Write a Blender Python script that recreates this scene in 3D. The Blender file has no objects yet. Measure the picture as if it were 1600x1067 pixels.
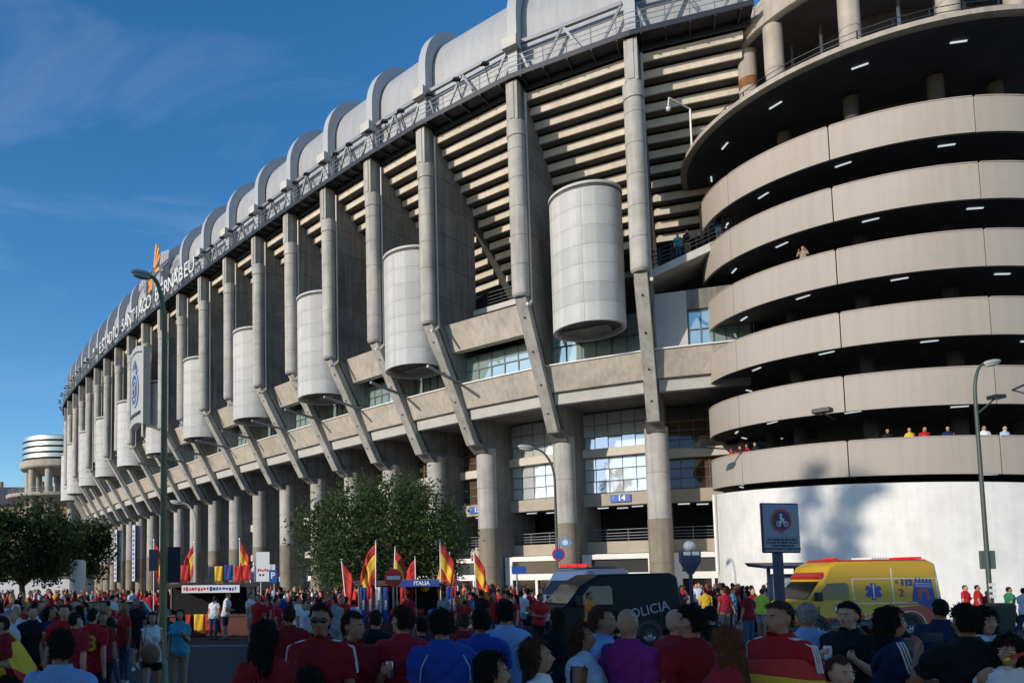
import bpy, bmesh, math, random
import numpy as np
from mathutils import Vector, Matrix, noise
R = math.radians
random.seed(7)
scene = bpy.context.scene
C = bpy.context.collection

# ------------------------------------------------------------------ camera
CAM_H = 2.1
PITCH, ROLL = R(4.3), 0.010
fw = Vector((0, math.cos(PITCH), math.sin(PITCH)))
rt0 = Vector((1, 0, 0)); up0 = rt0.cross(fw)
rt = rt0*math.cos(ROLL) - up0*math.sin(ROLL)
up = up0*math.cos(ROLL) + rt0*math.sin(ROLL)
cd = bpy.data.cameras.new('camera'); cam = bpy.data.objects.new('camera', cd); C.objects.link(cam)
M3 = Matrix((rt, up, -fw)).transposed()
cam.matrix_world = Matrix.Translation((0, 0, CAM_H)) @ M3.to_4x4()
cd.sensor_width = 36; cd.lens = 27.0
cd.shift_x = 0.1875; cd.shift_y = (821-533.5)/1600
cd.clip_start = 0.1; cd.clip_end = 6000
scene.camera = cam

# ------------------------------------------------------------------ sky, sun, exposure
SUN_AZ = Vector((-.85, -.53, 0)).normalized(); SUN_EL = R(18)
world = bpy.data.worlds.new('World'); scene.world = world; world.use_nodes = True
nt = world.node_tree; nt.nodes.clear()
out = nt.nodes.new('ShaderNodeOutputWorld'); bg = nt.nodes.new('ShaderNodeBackground')
sky = nt.nodes.new('ShaderNodeTexSky'); sky.sky_type = 'NISHITA'; sky.sun_disc = False
sky.sun_elevation = SUN_EL
sky.sun_rotation = math.atan2(SUN_AZ.x, SUN_AZ.y)
sky.altitude = 650; sky.air_density = 1.0; sky.dust_density = 0.6; sky.ozone_density = 2.5
tc = nt.nodes.new('ShaderNodeTexCoord')
mp = nt.nodes.new('ShaderNodeMapping'); mp.inputs['Scale'].default_value = (1.2, 1.2, 4.2)
mp.inputs['Rotation'].default_value = (0.15, 0.32, 0.4)
n1 = nt.nodes.new('ShaderNodeTexNoise'); n1.inputs['Scale'].default_value = 2.1; n1.inputs['Detail'].default_value = 9
n1.inputs['Roughness'].default_value = .58; n1.inputs['Distortion'].default_value = .7
rp = nt.nodes.new('ShaderNodeValToRGB'); rp.color_ramp.elements[0].position = .52; rp.color_ramp.elements[1].position = .86
rp.color_ramp.elements[1].color = (.10, .10, .10, 1)
mix = nt.nodes.new('ShaderNodeMixRGB'); mix.inputs['Color2'].default_value = (7.5, 7.9, 8.6, 1)
L = nt.links.new
L(tc.outputs['Generated'], mp.inputs['Vector']); L(mp.outputs[0], n1.inputs['Vector']); L(n1.outputs['Fac'], rp.inputs[0])
L(rp.outputs[0], mix.inputs['Fac']); L(sky.outputs[0], mix.inputs['Color1'])
hs = nt.nodes.new('ShaderNodeHueSaturation'); hs.inputs['Saturation'].default_value = 1.3
L(mix.outputs[0], hs.inputs['Color']); L(hs.outputs[0], bg.inputs['Color']); bg.inputs['Strength'].default_value = .15
L(bg.outputs[0], out.inputs[0])
sd = bpy.data.lights.new('sun', 'SUN'); sd.energy = 3.15; sd.angle = R(.8); sd.color = (1.0, .91, .78)
sun = bpy.data.objects.new('sun', sd); C.objects.link(sun)
sdir = -(SUN_AZ*math.cos(SUN_EL) + Vector((0, 0, math.sin(SUN_EL))))
sun.rotation_euler = sdir.to_track_quat('-Z', 'Y').to_euler(); sun.location = (-40, -30, 60)
vs = scene.view_settings; vs.view_transform = 'Standard'; vs.look = 'None'; vs.exposure = 0.3; vs.gamma = 1
scene.cycles.use_denoising = True
scene.cycles.max_bounces = 6

# ------------------------------------------------------------------ helpers
def G(px, Y, z=0.0):
    """ground point at depth Y whose bearing is that of column px of the 1600 px wide picture"""
    return Vector(((px-500)/1200*Y, Y, z))
def tag(o, label=None, cat=None, group=None, kind=None):
    if label: o['label'] = label
    if cat: o['category'] = cat
    if group: o['group'] = group
    if kind: o['kind'] = kind
    return o
def empty(name, loc=(0, 0, 0), rz=0):
    o = bpy.data.objects.new(name, None); C.objects.link(o); o.location = loc; o.rotation_euler = (0, 0, rz)
    o.empty_display_size = .2
    return o
class MB:
    def __init__(s): s.v = []; s.f = []; s.m = []; s.cur = 0
    def add(s, vs, fs):
        b = len(s.v); s.v += [tuple(p) for p in vs]; s.f += [tuple(i+b for i in f) for f in fs]; s.m += [s.cur]*len(fs); return s
    def box(s, x0, x1, y0, y1, z0, z1):
        return s.add([(x0,y0,z0),(x1,y0,z0),(x1,y1,z0),(x0,y1,z0),(x0,y0,z1),(x1,y0,z1),(x1,y1,z1),(x0,y1,z1)],
            [(0,3,2,1),(4,5,6,7),(0,1,5,4),(1,2,6,5),(2,3,7,6),(3,0,4,7)])
    def hexa(s, a, b):
        """two matching quads a, b (lists of points)"""
        n = len(a)
        return s.add(list(a)+list(b), [tuple(range(n))[::-1], tuple(range(n, 2*n))] + [(i, (i+1) % n, n+(i+1) % n, n+i) for i in range(n)])
    def bar(s, p, q, w, h=None, n=4, upv=(0,0,1)):
        p = Vector(p); q = Vector(q); d = (q-p)
        if d.length < 1e-6: return s
        d.normalize(); u = Vector(upv)
        if abs(d.dot(u)) > .98: u = Vector((1,0,0))
        a = d.cross(u).normalized(); b = a.cross(d)
        h = w if h is None else h
        if n == 4: ring = [(-w/2,-h/2),(w/2,-h/2),(w/2,h/2),(-w/2,h/2)]
        else: ring = [(w/2*math.cos(6.2832*i/n), h/2*math.sin(6.2832*i/n)) for i in range(n)]
        A = [p+a*x+b*y for x, y in ring]; B = [q+a*x+b*y for x, y in ring]
        return s.hexa(A, B)
    def tube(s, pts, rad, n=8, cap=True):
        pts = [Vector(p) for p in pts]; rs = rad if isinstance(rad, (list, tuple)) else [rad]*len(pts)
        rings = []; a = None
        for i, p in enumerate(pts):
            d = (pts[min(i+1, len(pts)-1)] - pts[max(i-1, 0)]).normalized()
            if a is None:
                u = Vector((0,0,1)) if abs(d.z) < .9 else Vector((1,0,0)); a = d.cross(u).normalized()
            else: a = (a - d*a.dot(d)).normalized()
            b = d.cross(a)
            rings.append([p + (a*math.cos(6.28319*k/n) + b*math.sin(6.28319*k/n))*rs[i] for k in range(n)])
        vs = [q for r_ in rings for q in r_]; fs = []
        for i in range(len(rings)-1):
            for k in range(n): fs.append((i*n+k, i*n+(k+1) % n, (i+1)*n+(k+1) % n, (i+1)*n+k))
        if cap: fs += [tuple(range(n))[::-1], tuple(range((len(rings)-1)*n, len(rings)*n))]
        return s.add(vs, fs)
    def lathe(s, prof, n=24, c=(0,0), a0=0, a1=2*math.pi):
        full = abs(a1-a0-2*math.pi) < 1e-6; k = n if full else n+1
        vs = [(c[0]+r_*math.cos(a0+(a1-a0)*j/n), c[1]+r_*math.sin(a0+(a1-a0)*j/n), z) for r_, z in prof for j in range(k)]
        fs = []
        for i in range(len(prof)-1):
            for j in range(n): fs.append((i*k+j, i*k+(j+1) % k, (i+1)*k+(j+1) % k, (i+1)*k+j))
        return s.add(vs, fs)
    def sphere(s, c, rx, ry=None, rz=None, n=10, m=7):
        ry = rx if ry is None else ry; rz = rx if rz is None else rz
        vs = [(c[0], c[1], c[2]-rz)]; fs = []
        for i in range(1, m):
            t = -math.pi/2 + math.pi*i/m
            for j in range(n): vs.append((c[0]+rx*math.cos(t)*math.cos(6.28319*j/n), c[1]+ry*math.cos(t)*math.sin(6.28319*j/n), c[2]+rz*math.sin(t)))
        vs.append((c[0], c[1], c[2]+rz)); top = len(vs)-1
        for j in range(n):
            fs.append((0, 1+(j+1) % n, 1+j)); fs.append((top, 1+(m-2)*n+j, 1+(m-2)*n+(j+1) % n))
            for i in range(m-2): fs.append((1+i*n+j, 1+i*n+(j+1) % n, 1+(i+1)*n+(j+1) % n, 1+(i+1)*n+j))
        return s.add(vs, fs)
    def mesh(s, name):
        me = bpy.data.meshes.new(name); me.from_pydata(s.v, [], s.f); me.polygons.foreach_set('material_index', s.m); me.update(); return me
    def build(s, name, mat, parent=None, smooth=False, bevel=0, loc=None, rz=0):
        me = s.mesh(name)
        bm = bmesh.new(); bm.from_mesh(me); bmesh.ops.recalc_face_normals(bm, faces=bm.faces); bm.to_mesh(me); bm.free()
        return obj(name, me, mat, parent, smooth, bevel, loc, rz)
def obj(name, me, mat, parent=None, smooth=False, bevel=0, loc=None, rz=0):
    o = bpy.data.objects.new(name, me); C.objects.link(o)
    for m_ in (mat if isinstance(mat, (list, tuple)) else [mat]):
        if len(me.materials) < (len(mat) if isinstance(mat, (list, tuple)) else 1): me.materials.append(m_)
    if parent is not None: o.parent = parent
    if loc is not None: o.location = loc
    if rz: o.rotation_euler = (0, 0, rz)
    if smooth:
        me.polygons.foreach_set('use_smooth', [True]*len(me.polygons))
        if smooth != 'all':
            try: me.set_sharp_from_angle(angle=R(40))
            except Exception: pass
    if bevel:
        b = o.modifiers.new('bevel', 'BEVEL'); b.width = bevel; b.segments = 2; b.limit_method = 'ANGLE'; b.angle_limit = R(35)
    return o
def inst(src, parent=None, loc=(0,0,0), rz=0, mat=None, name=None):
    o = bpy.data.objects.new(name or src.name.split('.')[0], src.data); C.objects.link(o)
    o.parent = parent; o.location = loc; o.rotation_euler = (0, 0, rz)
    if mat is not None:
        o.material_slots[0].link = 'OBJECT'; o.material_slots[0].material = mat
    return o
def text_obj(name, s, size, mat, parent, mw, depth=.02, align='CENTER', bold=0.0):
    """lettering as a real raised mesh; mw = Matrix placing its plane"""
    cu = bpy.data.curves.new(name, 'FONT'); cu.body = s; cu.size = size; cu.extrude = depth; cu.align_x = align; cu.align_y = 'CENTER'; cu.offset = bold
    cu.resolution_u = 3
    t = bpy.data.objects.new(name, cu); me = bake(t); bpy.data.curves.remove(cu)
    me.transform(mw); me.name = name; me.materials.clear()
    return obj(name, me, mat, parent)
def bake(ob):
    """evaluated mesh of a temporary object, in a scene of its own so that it stays quick"""
    TMP.collection.objects.link(ob); vl = TMP.view_layers[0]; vl.update(); me = bpy.data.meshes.new_from_object(ob.evaluated_get(vl.depsgraph)); bpy.data.objects.remove(ob); return me
TMP = bpy.data.scenes.new('bake')
def frame_m(o, x, y):
    x = Vector(x).normalized(); y = Vector(y).normalized(); z = x.cross(y)
    m = Matrix((x, y, z)).transposed().to_4x4(); m.translation = Vector(o); return m

# ------------------------------------------------------------------ materials
MATS = {}
def mat(name, col, rough=.7, metal=0, var=0.0, vscale=1.5, bump=0, bscale=20, streak=0, spec=.5, trans=0, emit=None, estr=0, col2=None, coat=0, alpha=1, space='Object', rnd=0):
    if name in MATS: return MATS[name]
    m = bpy.data.materials.new(name); m.use_nodes = True; n = m.node_tree; b = n.nodes['Principled BSDF']; Lk = n.links.new
    b.inputs['Base Color'].default_value = (*col, 1); b.inputs['Roughness'].default_value = rough; b.inputs['Metallic'].default_value = metal
    b.inputs['Specular IOR Level'].default_value = spec
    if coat: b.inputs['Coat Weight'].default_value = coat; b.inputs['Coat Roughness'].default_value = .08
    if trans: b.inputs['Transmission Weight'].default_value = trans
    if emit: b.inputs['Emission Color'].default_value = (*emit, 1); b.inputs['Emission Strength'].default_value = estr
    if alpha < 1: b.inputs['Alpha'].default_value = alpha
    t = n.nodes.new('ShaderNodeTexCoord')
    if var or col2:
        nz = n.nodes.new('ShaderNodeTexNoise'); nz.inputs['Scale'].default_value = vscale; nz.inputs['Detail'].default_value = 7; nz.inputs['Roughness'].default_value = .62
        Lk(t.outputs[space], nz.inputs['Vector'])
        r_ = n.nodes.new('ShaderNodeValToRGB'); c2 = col2 or tuple(c*(1-var) for c in col)
        c1 = tuple(min(1, c*(1+var*.55)) for c in col) if not col2 else col
        r_.color_ramp.elements[0].position = .36; r_.color_ramp.elements[1].position = .66
        r_.color_ramp.elements[0].color = (*c2, 1); r_.color_ramp.elements[1].color = (*c1, 1)
        Lk(nz.outputs['Fac'], r_.inputs[0]); last = r_.outputs[0]
        if streak:
            mp_ = n.nodes.new('ShaderNodeMapping'); mp_.inputs['Scale'].default_value = (2.2, 2.2, .12); Lk(t.outputs[space], mp_.inputs['Vector'])
            n2 = n.nodes.new('ShaderNodeTexNoise'); n2.inputs['Scale'].default_value = 1.6; n2.inputs['Detail'].default_value = 6; Lk(mp_.outputs[0], n2.inputs['Vector'])
            r2 = n.nodes.new('ShaderNodeValToRGB'); r2.color_ramp.elements[0].position = .34; r2.color_ramp.elements[1].position = .60
            k = 1-streak; r2.color_ramp.elements[0].color = (k, k*.98, k*.95, 1)
            Lk(n2.outputs['Fac'], r2.inputs[0])
            mx = n.nodes.new('ShaderNodeMixRGB'); mx.blend_type = 'MULTIPLY'; mx.inputs[0].default_value = 1
            Lk(last, mx.inputs[1]); Lk(r2.outputs[0], mx.inputs[2]); last = mx.outputs[0]
        if rnd:
            oi = n.nodes.new('ShaderNodeObjectInfo'); mr = n.nodes.new('ShaderNodeMapRange'); mr.inputs['To Min'].default_value = 1-rnd; mr.inputs['To Max'].default_value = 1+rnd*.5; Lk(oi.outputs['Random'], mr.inputs['Value'])
            mv = n.nodes.new('ShaderNodeMixRGB'); mv.blend_type = 'MULTIPLY'; mv.inputs[0].default_value = 1; Lk(last, mv.inputs[1]); Lk(mr.outputs[0], mv.inputs[2]); last = mv.outputs[0]
        Lk(last, b.inputs['Base Color'])
    if bump:
        nb = n.nodes.new('ShaderNodeTexNoise'); nb.inputs['Scale'].default_value = bscale; nb.inputs['Detail'].default_value = 6
        Lk(t.outputs[space], nb.inputs['Vector'])
        bp = n.nodes.new('ShaderNodeBump'); bp.inputs['Strength'].default_value = bump; bp.inputs['Distance'].default_value = .05
        Lk(nb.outputs['Fac'], bp.inputs['Height']); Lk(bp.outputs[0], b.inputs['Normal'])
    MATS[name] = m
    return m
CONC = mat('concrete_column', (.42,.405,.375), .85, var=.18, vscale=.7, bump=.25, bscale=6, streak=.22, rnd=.08)
CONC_D = mat('concrete_column_base', (.25,.215,.165), .85, var=.2, vscale=.7, bump=.25, bscale=6, streak=.2)
FIN = mat('concrete_fin_shaded', (.235,.228,.218), .88, var=.25, vscale=.5, bump=.25, bscale=5, streak=.3, rnd=.12)  # column concrete made darker: shade of the fin sides put into the colour
BEAM = mat('concrete_beam', (.50,.45,.38), .85, var=.16, vscale=.5, bump=.2, bscale=6, streak=.18, rnd=.08)
RISER = mat('concrete_riser', (.60,.54,.45), .85, var=.14, vscale=.6, bump=.2, bscale=6, streak=.1, rnd=.07)
DRUM = mat('drum_concrete', (.51,.51,.505), .8, var=.10, vscale=.8, bump=.15, bscale=7, streak=.12, rnd=.10)
TRIM = mat('light_trim', (.48,.465,.44), .7, var=.1, vscale=1)
ROOF = mat('roof_sheet', (.36,.37,.39), .5, var=.06, vscale=.35, streak=.1, rnd=.06)
RIBM = mat('rib_sheet', (.38,.39,.41), .5, var=.06, vscale=.35)
STEEL = mat('dark_steel', (.03,.033,.042), .5, metal=.3)
GSTEEL = mat('grey_steel', (.22,.23,.25), .5, metal=.3)
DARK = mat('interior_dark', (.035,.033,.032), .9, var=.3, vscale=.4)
PIPE = mat('downpipe', (.5,.48,.44), .5)
GLASS = mat('teal_glass', (.50,.64,.62), .04, metal=.6, spec=.8)  # teal tint, lightened to put the reflected bright sky into the colour
MIRROR = mat('pale_cloud_glass', (.86,.89,.90), .03, metal=.55)  # reflection of white cloud put into the milky base colour
BROWNG = mat('brown_glass', (.10,.055,.03), .05, spec=.9, var=.3, vscale=.8)
WFRAME = mat('window_frame', (.10,.12,.12), .5)
PALE = mat('pale_panel', (.58,.53,.45), .7, var=.08, vscale=1)
TAN = mat('tan_panel', (.40,.345,.27), .75, var=.1, vscale=1)
WHITE = mat('white_panel', (.74,.73,.70), .6, var=.05, vscale=1.2)
TOWER = mat('tower_panel', (.385,.345,.30), .8, var=.05, vscale=.4, bump=.05, bscale=30, streak=.05, rnd=.05)
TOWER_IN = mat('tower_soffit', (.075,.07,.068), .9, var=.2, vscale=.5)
TCOL = mat('tower_column', (.40,.36,.31), .85, var=.18, vscale=.8, bump=.15, bscale=8, streak=.15)
WWALL = mat('white_wall', (.76,.75,.72), .75, var=.10, vscale=.9, streak=.06)
_n = WWALL.node_tree; _tc = _n.nodes.new('ShaderNodeTexCoord'); _sx = _n.nodes.new('ShaderNodeSeparateXYZ'); _at = _n.nodes.new('ShaderNodeMath'); _at.operation = 'ARCTAN2'; _mu = _n.nodes.new('ShaderNodeMath'); _mu.operation = 'MULTIPLY'; _mu.inputs[1].default_value = 9.45; _cx = _n.nodes.new('ShaderNodeCombineXYZ'); _bk = _n.nodes.new('ShaderNodeTexBrick'); _bp = _n.nodes.new('ShaderNodeBump')
_bk.inputs['Scale'].default_value = 1; _bk.inputs['Brick Width'].default_value = .42; _bk.inputs['Row Height'].default_value = .2; _bk.inputs['Mortar Size'].default_value = .012; _bk.inputs['Color1'].default_value = (1,1,1,1); _bk.inputs['Color2'].default_value = (.8,.8,.8,1); _bk.inputs['Mortar'].default_value = (0,0,0,1)
_bp.inputs['Strength'].default_value = .22; _bp.inputs['Distance'].default_value = .02
for _a, _b in ((_tc.outputs['Object'], _sx.inputs[0]), (_sx.outputs['Y'], _at.inputs[0]), (_sx.outputs['X'], _at.inputs[1]), (_at.outputs[0], _mu.inputs[0]), (_mu.outputs[0], _cx.inputs['X']), (_sx.outputs['Z'], _cx.inputs['Y']), (_cx.outputs[0], _bk.inputs['Vector']), (_bk.outputs['Color'], _bp.inputs['Height']), (_bp.outputs[0], _n.nodes['Principled BSDF'].inputs['Normal'])): _n.links.new(_a, _b)
LAMPON = mat('lit_tube', (.9,.95,1), .4, emit=(.85,.95,1.0), estr=.55)
ASPH = mat('asphalt', (.036,.036,.038), .88, var=.25, vscale=.6, bump=.5, bscale=60)
PAVE = mat('pavement', (.23,.22,.205), .85, var=.2, vscale=.5, bump=.3, bscale=25)
KERB = mat('kerb', (.33,.32,.30), .85, var=.15, vscale=2)
PAINT = mat('road_paint', (.62,.61,.58), .7, var=.35, vscale=4)
BLACK = mat('black_plastic', (.015,.015,.017), .5)
RUBBER = mat('rubber', (.018,.018,.018), .85)
CHROME = mat('bare_metal', (.5,.5,.52), .3, metal=1)
# ------------------------------------------------------------------ ground
def sheet(name, x0, x1, y0, y1, z, m):
    o = MB().add([(x0,y0,z),(x1,y0,z),(x1,y1,z),(x0,y1,z)], [(0,1,2,3)]).build(name, m); return tag(o, kind='structure')
sheet('ground', -1500, 1500, -600, 2500, -.02, PAVE)
sheet('road', -140, 120, 9.2, 33, 0, ASPH)
# near pavement on which the onlookers stand
o = MB().box(-140, 120, -12, 9.0, -.3, .13).build('near_pavement', PAVE); tag(o, kind='structure')
o = MB().box(-140, 120, 9.0, 9.2, -.3, .125).build('near_kerb', KERB); tag(o, kind='structure')
o = MB().box(-140, 120, 33.2, 240, -.3, .145).build('far_pavement', PAVE); tag(o, kind='structure')
o = MB().box(-140, 120, 33.0, 33.2, -.3, .14).build('far_kerb', KERB); tag(o, kind='structure')
mk = MB()
for x in range(-60, 60, 4): mk.add([(x,15.9,.004),(x+2,15.9,.004),(x+2,16.05,.004),(x,16.05,.004)], [(0,1,2,3)])
mk.add([(-100,26.6,.004),(100,26.6,.004),(100,26.75,.004),(-100,26.75,.004)], [(0,1,2,3)])
tag(mk.build('lane_markings', PAINT), kind='structure')

# ------------------------------------------------------------------ stadium
hd = [-58,-46,-41,-38.6,-37.2,-36.3,-35.5,-34.7,-34,-33.3,-32.6,-31.9,-31.2,-30.5,-29.8,-29,-28.2,-27.4,-26.8]
sp = [7.35,7.4]+[5.5]*4+[5.75]*13
PP = [Vector((25.5, 42.4)), Vector((19.33, 44.75))]
for h_, s_ in zip(hd, sp): PP.append(PP[-1] + Vector((math.sin(R(h_)), math.cos(R(h_))))*s_)
hdp = [-68, -62] + [(a+b)/2 for a, b in zip(hd, hd[1:])] + [-26.5]
# a few more pillars where the far side turns away
for h_ in (-24, -19, -13): PP.append(PP[-1] + Vector((math.sin(R(h_)), math.cos(R(h_))))*5.75); hdp.append(h_+2)
NP = len(PP)
TT = [Vector((math.sin(R(h_)), math.cos(R(h_)))) for h_ in hdp]      # along the facade, away from the viewer
NN = [Vector((math.cos(R(h_)), -math.sin(R(h_)))) for h_ in hdp]     # inward
ST = tag(empty('stadium', (0, 0, .15)), 'huge concrete stadium with rounded grey roof bays and tall ribbed pillars', 'stadium')
def pw(i, s, z, off=0):
    p = PP[i] + NN[i]*s + TT[i]*off; return Vector((p.x, p.y, z))
def bw(i, a, s, z):
    return pw(i, s, z).lerp(pw(i+1, s, z), a)
def bayprism(mb, i, a0, a1, poly): return mb.hexa([bw(i, a0, s, z) for s, z in poly], [bw(i, a1, s, z) for s, z in poly])
def pilprism(mb, i, o0, o1, poly): return mb.hexa([pw(i, s, z, o0) for s, z in poly], [pw(i, s, z, o1) for s, z in poly])
def rect(s0, s1, z0, z1): return [(s0,z0),(s1,z0),(s1,z1),(s0,z1)]
def inset(i, d): return d/(PP[i+1]-PP[i]).length
ZT = 35.0
DARKC = mat('shaded_soffit', (.10,.095,.088), .9, var=.3, vscale=.8)  # shade of the stand's undersides put into the colour

def lat(mb, i, s, prof, n=20):
    p = pw(i, s, 0); return mb.lathe(prof, n, (p.x, p.y))
for i in range(1, NP):
    near = i <= 8
    # upper column: rounded shaft with joints and the slimmer square head
    mb = MB(); prof = [(0,20.4),(.45,20.4),(.56,20.55)]
    z = 20.55
    while z < 31.0:
        z2 = min(z+1.95, 31.2); prof += [(.56,z),(.56,z2-.035),(.53,z2-.03),(.53,z2)]; z = z2
    prof += [(.56,31.2),(.60,31.22),(.60,32.2),(.36,32.35),(0,32.35)]
    lat(mb, i, .25, prof, 20 if near else 12)
    col = mb.build('pillar', CONC, ST, smooth=True)
    mb = MB(); pilprism(mb, i, -.38, .38, rect(-.3, .55, 32.2, ZT-.1)); pilprism(mb, i, -.16, .16, rect(-.36, -.3, 32.3, ZT-.2))
    mb.build('column_head', CONC, col)
    # fin panels stacked behind the shaft, 3 cm open joints
    edges = [20.3, 22.6, 25.0, 27.4, 29.6, 31.6]
    for a, b in zip(edges, edges[1:]):
        sb = 5.6
        poly = [(.3,a+.02),(sb,a+.02),(sb,b-.02),(.3,b-.02)] if b <= 29.7 else [(.3,a+.02),(sb,a+.02),(sb,30.3),(4.14,b-.02),(.3,b-.02)]
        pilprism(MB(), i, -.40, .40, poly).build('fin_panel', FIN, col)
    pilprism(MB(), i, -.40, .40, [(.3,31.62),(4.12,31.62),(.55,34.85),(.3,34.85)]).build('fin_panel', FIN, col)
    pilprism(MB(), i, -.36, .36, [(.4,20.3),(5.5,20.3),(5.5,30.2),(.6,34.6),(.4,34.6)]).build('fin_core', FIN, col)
    # raker beam of the stand on top of the fin
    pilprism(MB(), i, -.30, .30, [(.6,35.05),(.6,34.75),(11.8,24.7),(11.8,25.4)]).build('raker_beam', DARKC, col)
    # downpipe with brackets on the near side of the shaft
    mb = MB(); mb.tube([pw(i, .72, 20.2, -.52), pw(i, .72, 34.4, -.52)], .075, 6)
    mb.tube([pw(i, .72, 20.2, -.52), pw(i, .2, 19.75, -.62), pw(i, -.25, 19.7, -.62)], .1, 6)
    mb.build('downpipe', PIPE, col)
    # strut and corbel going inward to the lower column
    st_ = MB(); pilprism(st_, i, -.38, .38, [(.1,20.35),(.75,20.35),(5.75,12.2),(5.0,12.2)])
    strut = st_.build('strut', CONC, ST, bevel=.03)
    for zz in (19.2, 17.2, 15.2, 13.4):
        ss = .1+(20.35-zz)*4.9/8.15
        p = pw(i, ss-.02, zz); mbx = MB().sphere((0,0,0), .07, n=6, m=4); ob = mbx.build('bolt_cap', STEEL, strut); ob.location = p
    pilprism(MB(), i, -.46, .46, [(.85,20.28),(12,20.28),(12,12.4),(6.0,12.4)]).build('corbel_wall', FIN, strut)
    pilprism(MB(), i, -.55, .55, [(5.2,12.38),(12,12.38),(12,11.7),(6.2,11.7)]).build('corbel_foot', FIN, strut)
    # lower column with the darker painted base, fin wall behind
    mb = MB(); lat(mb, i, 7.0, [(.74,6.0),(.74,9.0),(.70,9.02),(.70,9.06),(.74,9.08),(.74,12.1),(0,12.1)], 20)
    lc = mb.build('lower_column', CONC, ST, smooth=True)
    mb = MB(); lat(mb, i, 7.0, [(.765,-.3),(.765,3.0),(.73,3.02),(.73,3.06),(.765,3.08),(.765,6.0),(0,6.0)], 20); mb.build('column_base', CONC_D, lc, smooth=True)
    zc = [-.3, 3.3, 6.6, 9.4, 12.36]
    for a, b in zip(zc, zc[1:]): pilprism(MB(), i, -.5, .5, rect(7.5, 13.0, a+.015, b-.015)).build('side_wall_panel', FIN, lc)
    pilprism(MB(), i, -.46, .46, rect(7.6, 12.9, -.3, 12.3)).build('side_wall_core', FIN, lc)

# drums: panel meshes shared between all the drums
DR, DZ0, DZ1 = 2.2, 17.75, 26.2
nrow, ncol = 7, 6
hrow = (DZ1-DZ0)/nrow
def drum_panel():
    mb = MB(); g = .007; a1 = 2*math.pi/ncol; n = 8
    A = [g/DR + (a1-2*g/DR)*k/n for k in range(n+1)]
    o_ = [(DR*math.cos(a), DR*math.sin(a)) for a in A]; i_ = [((DR-.08)*math.cos(a), (DR-.08)*math.sin(a)) for a in A]
    loop = o_ + i_[::-1]
    return mb.hexa([(x, y, g) for x, y in loop], [(x, y, hrow-g) for x, y in loop]).build('drum_panel', DRUM, None, smooth=True)
dp0 = drum_panel(); dpm = dp0.data; bpy.data.objects.remove(dp0)
drum_bays = [b for b in range(1, NP-1, 2)]
for j, b in enumerate(drum_bays):
    c = bw(b, .46, 1.5, 0)
    mb = MB(); mb.lathe([(DR-.22,DZ0+.5),(DR-.2,DZ0+.02),(DR-.05,DZ0),(DR-.05,DZ1),(0,DZ1)], 40, (c.x, c.y))
    mb.lathe([(0,DZ1+.42),(DR-.1,DZ1+.42),(DR+.06,DZ1+.36),(DR+.06,DZ1+.2),(DR-.12,DZ1+.14),(DR-.12,DZ1)], 40, (c.x, c.y))
    d = mb.build('stair_drum', DRUM, ST, smooth=True)
    MB().lathe([(0,DZ0+.35),(DR-.21,DZ0+.35)], 40, (c.x, c.y)).build('drum_underside', DARKC, d)  # dark disc puts in the shade under the hollow drum
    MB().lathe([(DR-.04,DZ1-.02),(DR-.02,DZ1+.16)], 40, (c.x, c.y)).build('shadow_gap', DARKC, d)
    ang0 = math.atan2(TT[b].y, TT[b].x)
    if j < 6:
        for r_ in range(nrow):
            for k in range(ncol):
                o = obj('drum_panel', dpm, DRUM, d); o.location = (c.x, c.y, DZ0+r_*hrow); o.rotation_euler = (0,0,ang0+.55+k*2*math.pi/ncol)
    else:
        mb = MB(); prof = []
        for r_ in range(nrow): prof += [(DR-.04, DZ0+r_*hrow), (DR, DZ0+r_*hrow+.02), (DR, DZ0+(r_+1)*hrow-.02)]
        mb.lathe(prof, 28, (c.x, c.y)).build('drum_cladding', DRUM, d, smooth=True)
    # stem joining drum to the building
    bayprism(MB(), b, .3, .7, rect(1.5, 6.5, 18.0, 20.2)).build('drum_link', FIN, d)

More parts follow.
